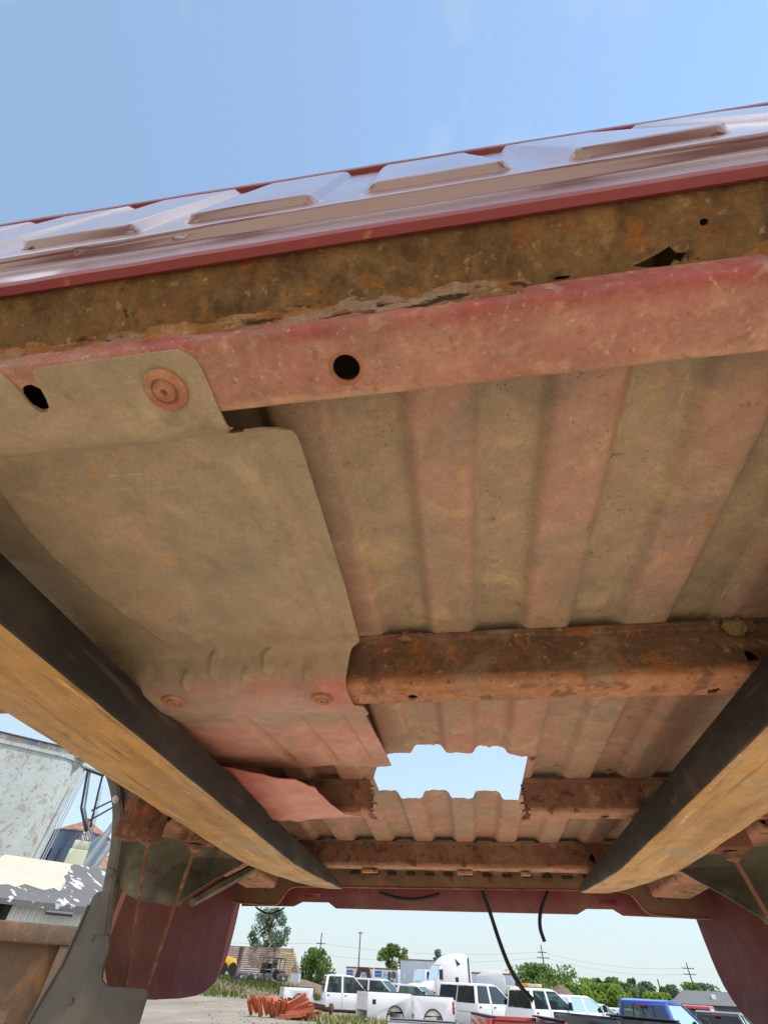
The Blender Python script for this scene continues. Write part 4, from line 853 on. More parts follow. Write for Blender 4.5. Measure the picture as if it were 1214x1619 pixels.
for i, (az, D, elv, w, mk, lb) in enumerate(hz):
    tree('bushy_tree', polar(az, D), E2Z(D, elv), w * 1.5, 1500, .26, M[mk], lb, seed=20 + i, shape='poplar' if i % 2 else 'round', low=.02, trunk=.14, group=TR)

def pole(az, D, eltop, arms, label, lean=0.0):
    b = polar(az, D); H = E2Z(D, eltop); root = empty('utility_pole', b, label=label, cat='pole', group='utility poles')
    o = build('post', MB().tube([(0, 0, -.3), (lean * .5, 0, H * .5), (lean, 0, H)], [.17, .15, .11], 8), M['pole']); o.parent = root
    for (z, w) in arms:
        o = build('crossarm', MB().box((lean * z / H - w, -.08, z - .06), (lean * z / H + w, .08, z + .06)), M['pole']); o.parent = root
        for k in (-.9, -.45, .45, .9):
            o = build('insulator', MB().lathe([(.05, 0), (.07, .1), (.03, .18)], (0, 0, 1), (lean * z / H + k * w, 0, z + .06), 8), M['grey']); o.parent = root
    return root
P1 = pole(-13.95, 150, 3.1, [(7.4, 1.1)], 'utility pole with one crossarm rising from the dense bush')
P2 = pole(-10.28, 150, 3.34, [(9.6, .6)], 'tall bare utility pole above the blue lettered trailers')
P3 = pole(6.48, 150, 2.95, [(7.7, 1.0), (6.8, 1.4)], 'utility pole with two crossarms behind the widest green tree')
P4 = pole(17.95, 170, 2.15, [(6.6, 1.4), (5.6, 1.4)], 'utility pole with two crossarms above the grey house', .2)
pole(15.45, 150, 1.15, [], 'short plain pole left of the grey house')
pole(-14.75, 90, 1.8, [], 'thin bare pole in front of the dense bush')
for k, (A, B_, za, zb_) in enumerate([((-13.95, 150), (6.48, 150), 7.5, 7.8), ((-13.95, 150), (6.48, 150), 5.6, 6.9), ((6.48, 150), (17.95, 170), 7.8, 6.7), ((6.48, 150), (17.95, 170), 6.9, 5.7), ((-40, 170), (-13.95, 150), 7.8, 7.5)]):
    a, b = polar(*A), polar(*B_); pts = [(a.x + (b.x - a.x) * t / 16, a.y + (b.y - a.y) * t / 16, za + (zb_ - za) * t / 16 - 1.1 * (1 - (t / 8 - 1) ** 2)) for t in range(17)]
    tag(build('power_line', MB().tube(pts, .014, 4), M['wire'], off=pts[0]), ['upper thin power line across the grey sky over the trailers', 'lower thin power line across the grey sky over the trailers', 'upper power line running right to the pole above the house', 'lower power line running right to the pole above the house', 'thin power line behind the tall poplar'][k], 'power line', 'power lines').location = pts[0]

# ================================================================== VEHICLES  (local: +x nose, y left, z up from the ground)
def place(root, az, D, head, z=0.0):
    root.location = polar(az, D, z); root.rotation_euler = (0, 0, radians(head))
def lp(name, mb, mat, root, **k):
    o = build(name, mb, mat, **k); o.parent = root; return o
def cab(name, label, cat, az, D, head, paint, Lc=2.35, Hc=1.5, Wd=.86, belt=.78, nose=1.15, doors=2, rear='glassdark', side='glass', fender=True, z=0.0, group=None, slope=.62):
    root = empty(name, label=label, cat=cat, group=group); P_ = M[paint]
    arch = [(Lc + .28 + .40 * cos(a), .02 + .40 * sin(a)) for a in [pi - pi * k / 10 for k in range(11)]]
    if fender:
        poly = [(0, .05), (0, belt)] + [(Lc + slope * .2, belt), (Lc + slope, belt - .03), (Lc + nose * .9, belt - .12), (Lc + nose, belt - .22), (Lc + nose, .10)] + [(a, max(.06, b)) for a, b in reversed(arch)]
    else:
        poly = [(0, .05), (0, belt), (Lc + slope * .2, belt), (Lc + slope, belt - .05), (Lc + slope, .05)]
    lp('body', MB().prism(poly, 'y', -Wd, Wd), P_, root, bevel=.04)
    if fender: lp('wheel_well', MB().prism([(a * 1 + 0, max(.05, b - .012)) for a, b in arch], 'y', -Wd + .05, Wd - .05), M['liner'], root)
    wt = Wd - .13; zr = Hc
    xr0, xr1 = .12, Lc - .35
    rf = [(xr0 - .03, zr - .10), (xr0 + .02, zr - .03), (xr0 + .25, zr), (xr1 - .3, zr), (xr1 - .05, zr - .03), (xr1 + .06, zr - .09), (xr1, zr - .09), (xr0 + .1, zr - .09)]
    lp('roof', MB().prism(rf, 'y', -wt, wt), P_, root, bevel=.03)
    # pillars
    npil = doors + 1
    xb = [0.02] + [Lc * (k / doors) + .02 for k in range(1, doors)] + [Lc + slope - .05]
    xt = [xr0] + [xr0 + (xr1 - xr0) * (k / doors) + .10 for k in range(1, doors)] + [xr1]
    for sg in (-1, 1):
        for k in range(npil):
            w = .085 if 0 < k < npil - 1 else (.12 if k == 0 else .05)
            a = (xb[k], sg * Wd, belt - .01); b = (xt[k], sg * wt, zr - .06)
            mb = MB(); mb.add([(a[0] - w * .2, a[1], a[2]), (a[0] + w, a[1], a[2]), (b[0] + w, b[1], b[2]), (b[0] - w * .2, b[1], b[2]),
                               (a[0] - w * .2, a[1] - sg * .06, a[2]), (a[0] + w, a[1] - sg * .06, a[2]), (b[0] + w, b[1] - sg * .06, b[2]), (b[0] - w * .2, b[1] - sg * .06, b[2])],
                              [(0, 1, 2, 3), (7, 6, 5, 4), (0, 4, 5, 1), (1, 5, 6, 2), (2, 6, 7, 3), (3, 7, 4, 0)])
            lp('pillar', mb, P_, root)
        for k in range(doors):
            ins = .025
            mb = MB().add([(xb[k] + .08, sg * (Wd - ins), belt), (xb[k + 1] + .01, sg * (Wd - ins), belt), (xt[k + 1] + .01, sg * (wt - ins), zr - .07), (xt[k] + .08, sg * (wt - ins), zr - .07)], [(0, 1, 2, 3)])
            lp('side_window', mb, M[side], root, smooth=0)
            dr = MB().box((xb[k] + .16 + .02, sg * Wd - .012, belt - .13), (xb[k] + .30, sg * Wd + .014, belt - .09)); lp('door_handle', dr, M['liner'], root)
            x = xb[k] + .03; lp('door_seam', MB().box((x, sg * Wd - .004, .10), (x + .014, sg * Wd + .0025, belt - .01)), M['liner'], root)
    mb = MB().add([(Lc + slope - .06, -Wd + .06, belt - .01), (Lc + slope - .06, Wd - .06, belt - .01), (xr1 + .03, wt - .05, zr - .07), (xr1 + .03, -wt + .05, zr - .07)], [(0, 1, 2, 3)]); lp('windshield', mb, M['glass'], root, smooth=0)
    mb = MB().add([(.0, -Wd + .10, belt + .02), (.0, Wd - .10, belt + .02), (xr0 - .02, wt - .05, zr - .10), (xr0 - .02, -wt + .05, zr - .10)], [(0, 1, 2, 3)]); lp('rear_window', mb, M[rear], root, smooth=0)
    for xs_ in ([.75, 1.65] if doors == 2 else [.9]):
        for sg in (-1, 1): lp('seat', MB().box((xs_ - .08, sg * .40 - .22, .5), (xs_ + .10, sg * .40 + .22, zr - .35), Matrix.Rotation(radians(-12), 3, 'Y')), M['seat'], root, bevel=.05)
    for sg in (-1, 1):
        lp('side_mirror', MB().box((Lc + slope - .42, sg * (Wd + .10) - .09, belt + .02), (Lc + slope - .32, sg * (Wd + .10) + .09, belt + .24)), M['liner'], root, bevel=.03)
        lp('sill_trim', MB().box((.10, sg * Wd - .01, .055), (Lc + .1, sg * Wd + .012, .13)), M['liner'], root)
        lp('fuel_flap', MB().box((.14, sg * Wd - .01, belt - .40), (.30, sg * Wd + .004, belt - .26)), P_, root)
    lp('rear_panel_groove', MB().box((-.006, -Wd + .12, belt - .30), (.02, Wd - .12, belt - .285)), M['liner'], root)
    lp('brake_lamp', MB().box((-.012, -.09, zr - .115), (.13, .09, zr - .085)), M['taillight'], root)
    place(root, az, D, head, z); return root
def bedbox(name, label, az, D, head, paint, inside=None, Lb=2.2, Hb=.92, Wd=.93, z=0.0, tail=True, fuel=False, gate=False, cap='liner', group='pickup beds set on the ground', arch_x=.95, arch=True):
    root = empty(name, label=label, cat='truck bed', group=group); P_ = M[paint]; I_ = M[inside or paint]
    ar = [(arch_x + .42 * cos(a), .14 + .40 * sin(a)) for a in [pi - pi * k / 12 for k in range(13)]]
    poly = [(0, .10), (0, Hb), (Lb, Hb), (Lb, .16), (Lb - .12, .06), (arch_x + .42, .06)] + list(reversed(ar)) + [(arch_x - .42, .06)]
    if not arch: poly = [(0, .10), (0, Hb), (Lb, Hb), (Lb, .16), (Lb - .12, .06), (.15, .06)]
    for sg in (-1, 1):
        y0, y1 = sorted((sg * Wd, sg * (Wd - .07))); lp('side_panel', MB().prism(poly, 'y', y0, y1), P_, root, bevel=.02)
        y0, y1 = sorted((sg * (Wd - .012), sg * (Wd - .16))); lp('rail_cap', MB().box((0.0, y0, Hb + .003), (Lb - .02, y1, Hb + .03)), M[cap], root, bevel=.008)
        mb = MB().tube([(a, sg * (Wd + .004), b) for a, b in ar], .028, 6)
        if arch: lp('arch_lip', mb, M['liner'] if paint == 'white' else P_, root)
        y0, y1 = sorted((sg * (Wd - .075), sg * (Wd - .30)))
        if arch: lp('wheelhouse', MB().prism([(arch_x + .46 * cos(a), .40 + .28 * sin(a)) for a in [pi * k / 10 for k in range(11)]], 'y', y0, y1), I_, root)
        if tail: lp('tail_lamp', MB().box((-.02, sg * Wd - .05, .42), (.075, sg * Wd + .012, .80)), M['taillight'], root, bevel=.01)
    if fuel: lp('fuel_door', MB().box((Lb - .42, Wd - .02, .56), (Lb - .24, Wd + .006, .72)), M['liner'], root, bevel=.01)
    lp('bed_floor', MB().box((.02, -Wd + .08, .36), (Lb - .03, Wd - .08, .41)), I_, root)
    lp('front_wall', MB().box((Lb - .05, -Wd + .072, .36), (Lb - .01, Wd - .072, Hb - .015)), I_, root)
    mb = MB()
    for k in range(6): mb.box((Lb - .012, -.66 + .24 * k, .50), (Lb + .008, -.54 + .24 * k, Hb - .18))
    mb.box((Lb - .012, -Wd + .10, Hb - .10), (Lb + .015, Wd - .10, Hb - .04)); lp('front_wall_rib', mb, P_, root)
    lp('cross_sill', MB().box((.3, -Wd + .1, .27), (.42, Wd - .1, .355)), M['liner'], root); lp('cross_sill', MB().box((1.6, -Wd + .1, .27), (1.72, Wd - .1, .355)), M['liner'], root)
    if gate: lp('tailgate', MB().box((-.015, -Wd + .075, .34), (.04, Wd - .075, Hb - .01)), P_, root, bevel=.015)
    place(root, az, D, head, z); return root
CG = 'pickup cabs set on the ground'
# left row
bedbox('pickup_bed_box', 'white pickup bed at the far left end of the row, dark underneath', -14.3, 42.2, 205, 'white', Lb=1.95, Hb=.80, z=.08)
cab('crew_cab', 'white wheelless crew cab behind the heap of orange beams', 'truck cab', -13.35, 39.5, 20, 'white', nose=1.1, Hc=1.52, Lc=2.1, side='glass', rear='glass', group=CG)
bedbox('pickup_bed_box', 'white pickup bed with fuel door and red tail lamp, nearest the orange beams', -5.7, 32.6, 207, 'white', Lb=2.45, Hb=.95, fuel=True, arch_x=1.05)
bedbox('pickup_bed_box', 'white pickup bed behind the grey rail, against the dark rear glass', -2.0, 30.5, 190, 'white', Lb=1.80, Hb=.92, arch_x=.95, tail=True)
cab('crew_cab', 'white crew cab with dark open rear door, below the lettered trailers', 'truck cab', -10.4, 41.5, -14, 'white', nose=.9, Hc=1.45, rear='glass', fender=False, group=CG)
cab('extended_cab', 'small white cab with greenish glass below the pale blue trailer', 'truck cab', -7.6, 43.5, -12, 'white', Lc=1.5, doors=1, Hc=1.30, rear='glass', fender=False, group=CG)
cab('extended_cab', 'small white cab just left of the semi truck hood', 'truck cab', -6.4, 41.0, -16, 'white', Lc=1.7, doors=1, Hc=1.28, rear='glass', fender=False, group=CG)
cab('crew_cab', 'white cab with dark tinted rear window, left of the cab with open doors', 'truck cab', -2.15, 36.0, 48, 'white', nose=.5, Hc=1.44, side='glassdark', fender=False, group=CG)
ca = cab('crew_cab', 'white crew cab with two dark open door frames, right below the semi truck sleeper', 'truck cab', -.72, 32.6, 36, 'white', Hc=1.42, Lc=1.75, fender=False, belt=.76, side='glassdark', group=CG)
cbb = cab('crew_cab', 'white crew cab carrying an amber light bar on its roof', 'truck cab', 3.85, 29.5, 36, 'white', Hc=1.35, Lc=1.85, nose=1.2, belt=.74, side='glass', group=CG)
lb = MB().box((-.10, -.62, 0), (.10, -.15, .10)).box((-.10, .15, 0), (.10, .62, .10)); q = Vector((.75, 0, 1.356))
o = empty('light_bar', cbb.location + Matrix.Rotation(radians(36), 3, 'Z') @ q, radians(36), 'amber and cream roof light bar on the white crew cab', 'light bar')
lp('lamp_block', MB().box((-.13, -.02, .02), (.13, .68, .13)), M['amber'], o, bevel=.02); lp('lamp_block', MB().box((-.13, -.68, .02), (.13, -.03, .12)), M['cream'], o, bevel=.02); lp('mount', MB().box((-.09, -.60, -.004), (.09, .60, .019)), M['grey'], o)
cab('sedan', 'white car nose showing past the crew cab with the light bar', 'car', 6.9, 31.0, 40, 'white', Hc=1.2, Lc=1.9, belt=.70, group=None)
cab('pickup_truck', 'small white pickup truck far off before the bright green trees', 'pickup', 8.75, 45, 25, 'white', Hc=.98, Lc=1.9, belt=.40, nose=1.0, z=-.10, rear='glassdark', group=None)
cab('pickup_truck', 'tiny white pickup roof between the white pickup and the blue cab', 'pickup', 11.3, 47, 25, 'white', Hc=.85, Lc=1.5, doors=1, belt=.35, nose=.8, z=-.12, rear='glassdark', group=None)
# near row
bedbox('pickup_bed_box', 'bright red pickup bed with black liner at the bottom edge', 2.5, 15.8, 282, 'carred', inside='liner', Lb=1.9, Hb=.82, Wd=.82, gate=True, tail=False)
bedbox('pickup_bed_box', 'black pickup bed with grey rails left of the blue cab', 8.9, 17.2, 300, 'cardark', inside='liner', Lb=2.2, Hb=.88, Wd=.88, gate=True, tail=False, cap='liner')
bedbox('pickup_bed_box', 'low silver grey bed rail along the bottom, in front of the white beds', -1.4, 20.0, 186, 'silver', inside='liner', Lb=2.1, Hb=.49, arch=False, Wd=.85, tail=False, cap='grey')
cab('pickup_cab', 'blue cab with a sliding rear window, right of the black bed', 'truck cab', 13.6, 18.2, 50, 'blue', Lc=1.40, doors=1, Hc=1.20, belt=.68, Wd=.74, nose=1.2, rear='glass', group=None)
cab('pickup_truck', 'red pickup roof beside the grey house', 'pickup', 17.3, 33, 62, 'carred', Lc=1.6, doors=1, Hc=1.10, belt=.62, rear='glass', group=None)
cab('sedan', 'dark car beside the red pickup, partly behind the bed side', 'car', 18.9, 28, 62, 'cardark', Lc=1.7, Hc=.98, belt=.55, rear='glassdark', group=None)
# blue cab: mullions of the sliding window
bc_ = [o for o in COL.objects if o.name.startswith('pickup_cab')][0]
for y in (-.28, .0, .28): lp('window_mullion', MB().tube([(-.006, y, .70), (.095, y * .93, 1.10)], .014, 5), M['liner'], bc_)

# trailers
def text_on(root, s, size, loc, rot, mat, nm='lettering'):
    cu = bpy.data.curves.new(nm, 'FONT'); cu.body = s; cu.size = size; cu.extrude = .004
    t = bpy.data.objects.new(nm, cu); COL.objects.link(t); dg = bpy.context.evaluated_depsgraph_get(); dg.update()
    me = bpy.data.meshes.new_from_object(t.evaluated_get(dg)); bpy.data.objects.remove(t)
    me.materials.clear(); me.materials.append(mat)
    o = bpy.data.objects.new(nm, me); COL.objects.link(o); o.parent = root; o.location = loc; o.rotation_euler = rot; return o
def trailer(name, label, az, D, head, Lt, H0, H1, Wt, mat, ribs=0, cat='trailer'):
    root = empty(name, label=label, cat=cat)
    lp('box', MB().box((0, 0, H0), (Lt, Wt, H1)), M[mat], root, bevel=.03)
    lp('roof_rail', MB().box((-.02, -.02, H1 - .09), (Lt + .02, .03, H1 + .03)), M['rustroof'], root); lp('roof_rail', MB().box((-.02, .031, H1 - .09), (.03, Wt + .02, H1 + .03)), M['rustroof'], root)
    lp('lower_rail', MB().box((0, -.015, H0 - .10), (Lt, .05, H0 + .05)), M['grey'], root)
    for k in range(ribs): lp('side_rib', MB().box((Lt * (k + .5) / ribs - .02, -.018, H0 + .06), (Lt * (k + .5) / ribs + .02, .012, H1 - .1)), M[mat], root)
    for k in range(2): lp('wheel', MB().lathe([(.50, 0), (.50, .5), (.3, .52)], (0, 1, 0), (Lt - 1.2 - 1.25 * k, .12, .5), 20), M['rubber'], root)
    lp('landing_leg', MB().box((1.9, .3, 0), (2.05, .45, H0)), M['grey'], root)
    place(root, az, D, head); return root
t1 = trailer('box_trailer', 'white box trailer with blue lettering at its left end, half hidden by a brown machine', -11.4, 74, -6, 3.3, .9, CAM_Z + 74 * tan(radians(.98)), 2.4, 'trailer')
t2 = trailer('box_trailer', 'white box trailer with large blue script lettering beside the pale blue trailer', -8.85, 71, -9, 2.75, .9, CAM_Z + 71 * tan(radians(1.0)), 2.4, 'trailer')
for t_, x0 in ((t1, .1), (t2, .12)):
    lp('blue_block', MB().box((x0, -.012, 1.78), (x0 + .78, -.003, 2.22)), M['letterblue'], t_)
    text_on(t_, 'UNITED', .22, (x0 + .03, -.015, 1.92), (pi / 2, 0, 0), M['trailer']); text_on(t_, 'Van', .16, (x0 + .1, -.012, 1.55), (pi / 2, 0, 0), M['letterblue'])
text_on(t1, 'Frisk', .52, (1.45, -.012, 1.75), (pi / 2, 0, 0), M['letterblue']); text_on(t1, 'Moving &', .30, (1.40, -.012, 1.42), (pi / 2, 0, 0), M['letterblue'])
text_on(t2, 'Frisk', .52, (1.15, -.012, 1.75), (pi / 2, 0, 0), M['letterblue']); text_on(t2, 'Moving &', .30, (1.12, -.012, 1.40), (pi / 2, 0, 0), M['letterblue'])
t3 = trailer('tall_trailer', 'tall pale blue trailer with red top rail left of the semi truck', -6.45, 68, -2, 4.6, 1.0, CAM_Z + 68 * tan(radians(1.66)), 2.5, 'trailerblue', ribs=9)
lp('placard', MB().box((.35, -.022, 1.75), (.62, -.013, 2.1)), M['trailer'], t3)
t4 = trailer('box_trailer', 'pale grey box trailer right of the semi truck, behind the crew cab roof', .0, 66, -5, 4.2, 1.0, CAM_Z + 66 * tan(radians(1.05)), 2.5, 'trailerblue', ribs=5)
t5 = empty('box_truck', label='white box truck with a sloping front cap before the grey trailer', cat='truck')
lp('box', MB().box((0, 0, .9), (2.5, 2.2, 2.05)), M['trailer'], t5, bevel=.03); lp('front_cap', MB().prism([(0, 2.03), (.9, 2.40), (2.2, 2.42), (2.5, 2.05), (2.5, 2.03)], 'y', 0, 2.2), M['white'], t5, bevel=.02)
lp('cab', MB().box((2.6, .1, .5), (3.5, 2.0, 1.55)), M['cream'], t5, bevel=.08); lp('side_window', MB().box((2.75, .085, 1.05), (3.15, .11, 1.45)), M['glassdark'], t5); lp('windshield', MB().box((3.49, .25, 1.0), (3.51, 1.85, 1.45)), M['glass'], t5)
lp('wheel', MB().lathe([(.42, 0), (.42, .3), (.2, .32)], (0, 1, 0), (3.0, .0, .42), 18), M['rubber'], t5); lp('side_boom', MB().box((-.4, -.10, 1.02), (2.6, -.02, 1.14), Matrix.Rotation(radians(4), 3, 'Y')), M['brown'], t5)
place(t5, .35, 57, -4)
# semi truck with sleeper
sm = empty('semi_truck', label='white semi truck with tall rounded sleeper cab', cat='semi truck')
def loftbox(x0, x1, secs): return secs
sp = [(0, .7), (0, 3.10), (.25, 3.22), (.8, 3.25), (1.4, 3.16), (1.9, 2.92), (2.25, 2.62), (2.38, 2.45), (2.38, .7)]
lp('sleeper', MB().prism(sp, 'y', -1.15, 1.15), M['white'], sm, bevel=.08)
lp('cab', MB().prism([(2.30, .7), (2.30, 2.46), (2.62, 2.44), (2.85, 1.72), (2.92, 1.62), (2.92, .7)], 'y', -1.06, 1.06), M['white'], sm, bevel=.05)
lp('hood', MB().prism([(2.90, .7), (2.90, 1.62), (3.5, 1.50), (4.05, 1.32), (4.28, 1.10), (4.30, .65)], 'y', -.88, .88), M['white'], sm, bevel=.10)
lp('grille', MB().box((4.29, -.48, .70), (4.34, .48, 1.12)), M['liner'], sm, bevel=.02)
lp('windshield', MB().add([(2.875, -.95, 1.70), (2.875, .95, 1.70), (2.66, .92, 2.38), (2.66, -.92, 2.38)], [(0, 1, 2, 3)]), M['glassdark'], sm, smooth=0)
for sg in (-1, 1):
    lp('side_window', MB().box((2.36, sg * 1.062 - .012, 1.65), (2.68, sg * 1.062 + .012, 2.25)), M['glassdark'], sm); lp('sleeper_window', MB().prism([(.75, 2.62), (1.25, 2.95), (1.05, 2.5)], 'y', sg * 1.152 - .012, sg * 1.152 + .012), M['glassdark'], sm)
    lp('sleeper_window', MB().box((1.0, sg * 1.152 - .012, 1.45), (1.28, sg * 1.152 + .012, 1.85)), M['glassdark'], sm); lp('fairing', MB().box((-.06, sg * 1.16 - .02, .8), (.03, sg * 1.16 + .02, 3.05)), M['liner'], sm)
    lp('mirror', MB().box((2.70, sg * 1.30 - .08, 1.65), (2.78, sg * 1.30 + .08, 2.15)), M['liner'], sm, bevel=.03); lp('headlight', MB().box((4.0, sg * .80 - .12, .85), (4.32, sg * .80 + .12, 1.05)), M['glass'], sm, bevel=.04)
    lp('wheel', MB().lathe([(.52, -.15), (.52, .15), (.28, .17)], (0, 1, 0), (3.55, sg * .86, .52), 20), M['rubber'], sm); lp('wheel', MB().lathe([(.52, -.25), (.52, .25), (.28, .27)], (0, 1, 0), (-.7, sg * .86, .52), 20), M['rubber'], sm)
lp('chassis', MB().box((-1.6, -.42, .55), (3.6, .42, .70)), M['liner'], sm)
lp('marker_lamp', MB().box((2.32, -.6, 2.465), (2.42, .6, 2.50)), M['amber'], sm)
place(sm, -.75, 55, 206)
s2 = empty('day_cab_truck', label='smaller off white day cab truck left of the tall semi truck', cat='semi truck')
lp('cab', MB().prism([(0, .6), (0, 2.25), (1.15, 2.28), (1.35, 1.55), (1.4, .6)], 'y', -1, 1), M['white'], s2, bevel=.06); lp('hood', MB().prism([(1.39, .6), (1.39, 1.45), (2.2, 1.3), (2.75, 1.05), (2.8, .6)], 'y', -.85, .85), M['cream'], s2, bevel=.08)
lp('windshield', MB().add([(1.375, -.85, 1.58), (1.375, .85, 1.58), (1.185, .82, 2.18), (1.185, -.82, 2.18)], [(0, 1, 2, 3)]), M['glassdark'], s2, smooth=0)
for sg in (-1, 1): lp('side_window', MB().box((.45, sg * 1.0 - .012, 1.55), (1.0, sg * 1.0 + .012, 2.12)), M['glassdark'], s2); lp('exhaust_stack', MB().tube([(-.15, sg * .8, .6), (-.15, sg * .8, 2.75)], .07, 8), M['galv'], s2); lp('wheel', MB().lathe([(.5, -.15), (.5, .15), (.25, .17)], (0, 1, 0), (2.0, sg * .8, .5), 18), M['rubber'], s2)
place(s2, -3.7, 59, 215)
# brown machine and post before the lettered trailers
bm_ = empty('gantry_machine', label='dark brown machine frame with an arch in front of the lettered trailers', cat='machine')
lp('arch', MB().prism([(.0, 0), (0, 1.7), (.25, 2.3), (1.35, 2.3), (1.55, 1.7), (1.55, 0), (1.20, 0), (1.20, 1.6), (1.05, 1.95), (.5, 1.95), (.35, 1.6), (.35, 0)], 'y', 0, .4), M['brown'], bm_); lp('wing', MB().box((-.45, .02, .5), (-.01, .38, 1.55)), M['brown'], bm_); lp('wing', MB().box((1.56, .02, .5), (2.05, .38, 1.45)), M['brown'], bm_)
place(bm_, -10.55, 62, -6)
ws = empty('yard_signpost', label='dark post with round discs in front of the trailer lettering', cat='post')
lp('post', MB().tube([(0, 0, 0), (0, 0, 2.05)], .12, 8), M['darksteel'], ws)
for (x, z, rr) in ((.42, 1.85, .25), (.35, 1.05, .26), (-.3, 1.35, .18)): lp('disc', MB().lathe([(rr, 0), (rr, .06)], (0, 1, 0), (x, 0, z), 18), M['scrap'], ws)
lp('arm', MB().box((-.35, -.03, 1.42), (.4, .03, 1.52)), M['darksteel'], ws)
place(ws, -7.45, 60, 0)

# ------------------------------------------------------------------ left mid-ground: rails, machines, beams
rk = empty('rail_stack', label='tall stack of long weathered rails with a stepped right end', cat='stack')
D0 = 62; rr_ = random.Random(11)
for k in range(12):
    z = 1.50 + k * .155; x1 = -D0 * sin(radians(15.55)) - k * .10; x0 = -D0 * sin(radians(24)); 
    y = D0 * .96 + k * .05
    lp('rail', MB().box((x0 - 1, y - .02, z - .0), (x1 + rr_.uniform(-.08, .08), y + .5, z + .118), Matrix.Rotation(radians(.25), 3, 'Y')), M['rail'], rk)
    for q in range(9): pass
lp('spacer', MB().box((x0 + 2, D0 * .96 + .10, 1.45), (x0 + 2.15, D0 * .96 + .9, 3.3)), M['brown'], rk)
lp('spacer', MB().box((x0 + 5.5, D0 * .96 + .45, 1.45), (x0 + 5.65, D0 * .96 + 1.0, 3.35)), M['brown'], rk)
lp('end_brace', MB().tube([(-D0 * sin(radians(15.5)), D0 * .96 - .1, 1.45), (-D0 * sin(radians(15.5)) - 1.25, D0 * .96 + .5, 3.4)], .06, 6), M['rail'], rk)
lp('base_block', MB().box((-D0 * sin(radians(16.3)), D0 * .96 - .3, 1.05), (-D0 * sin(radians(15.45)), D0 * .96 + .3, 1.62)), M['trailer'], rk)
# recentre the rails' root on the stack's base
base = Vector((-19.5, D0 * .96, 1.2))
for ch in [o for o in COL.objects if o.parent == rk]: ch.location -= base
rk.location = base
yl = empty('yellow_rack', polar(-16.85, 57.5, 1.15), radians(-10), label='yellow steel cage of upright bars leaning on the rail stack end', cat='rack')
for k in range(5): lp('bar', MB().tube([(-.45 + .22 * k, -.15, 0), (-.42 + .23 * k, .0, .9), (-.40 + .24 * k, .15, 1.65)], .035, 6), M['yellow'], yl)
lp('top_bar', MB().tube([(-.55, .15, 1.65), (.62, .15, 1.65)], .05, 6), M['yellow'], yl); lp('low_bar', MB().tube([(-.6, -.15, .25), (.3, -.15, .25)], .05, 6), M['yellow'], yl)
lp('hoop', MB().tube([(-.75, -.4, 0), (-.78, -.4, .6), (-.60, -.4, .72), (-.45, -.4, .6), (-.45, -.4, 0)], .04, 6), M['yellow'], yl)
ys_ = empty('yellow_stand', polar(-18.95, 56.5, 1.2), label='small yellow pump stand left of the black buggy', cat='stand')
lp('column', MB().prism([(-.22, 0), (.22, 0), (.10, .45), (.10, .95), (-.10, .95), (-.10, .45)], 'y', -.1, .1), M['yellow'], ys_); lp('head', MB().box((-.05, -.12, .951), (.35, .12, 1.08)), M['yellow'], ys_, bevel=.03)
yd = empty('yellow_loader', polar(-22.0, 55.5, 1.25), radians(20), label='yellow loader partly hidden behind the red bed side', cat='loader')
lp('body', MB().prism([(-.6, .2), (.6, .2), (.75, .6), (.55, 1.0), (-.1, 1.1), (-.6, .9)], 'y', -.5, .5), M['yellow'], yd, bevel=.06); lp('cab_post', MB().box((-.55, -.45, .9), (-.40, .45, 1.75)), M['bluesteel'], yd); lp('wheel', MB().lathe([(.38, 0), (.38, .3), (.2, .31)], (0, 1, 0), (-.35, -.75, .38), 18), M['rubber'], yd); lp('wheel', MB().lathe([(.38, 0), (.38, .3), (.2, .31)], (0, 1, 0), (.45, -.75, .38), 18), M['rubber'], yd)
bk = empty('black_buggy', polar(-18.0, 56, 1.15), radians(-5), label='black open buggy with a flat roof in front of the rails', cat='buggy')
lp('body', MB().prism([(-.95, .15), (.95, .15), (1.05, .55), (.35, .62), (.2, .40), (-.5, .40), (-.95, .62)], 'y', -.6, .6), M['cardark'], bk, bevel=.04); lp('roof', MB().box((-.85, -.6, 1.25), (.95, .6, 1.33)), M['cardark'], bk, bevel=.03)
for x in (-.8, .1, .85):
    for sg in (-1, 1): lp('roof_post', MB().tube([(x * .95, sg * .52, .5), (x, sg * .52, 1.26)], .04, 6), M['cardark'], bk)
lp('rear_cage', MB().box((-.9, -.55, .62), (-.3, .55, .95)), M['liner'], bk); lp('windshield', MB().box((.12, -.5, .68), (.14, .5, 1.2)), M['glass'], bk)
for x in (-.6, .65):
    for sg in (-1, 1): lp('wheel', MB().lathe([(.30, -.12), (.30, .12), (.15, .13)], (0, 1, 0), (x, sg * .6, .28), 18), M['rubber'], bk)
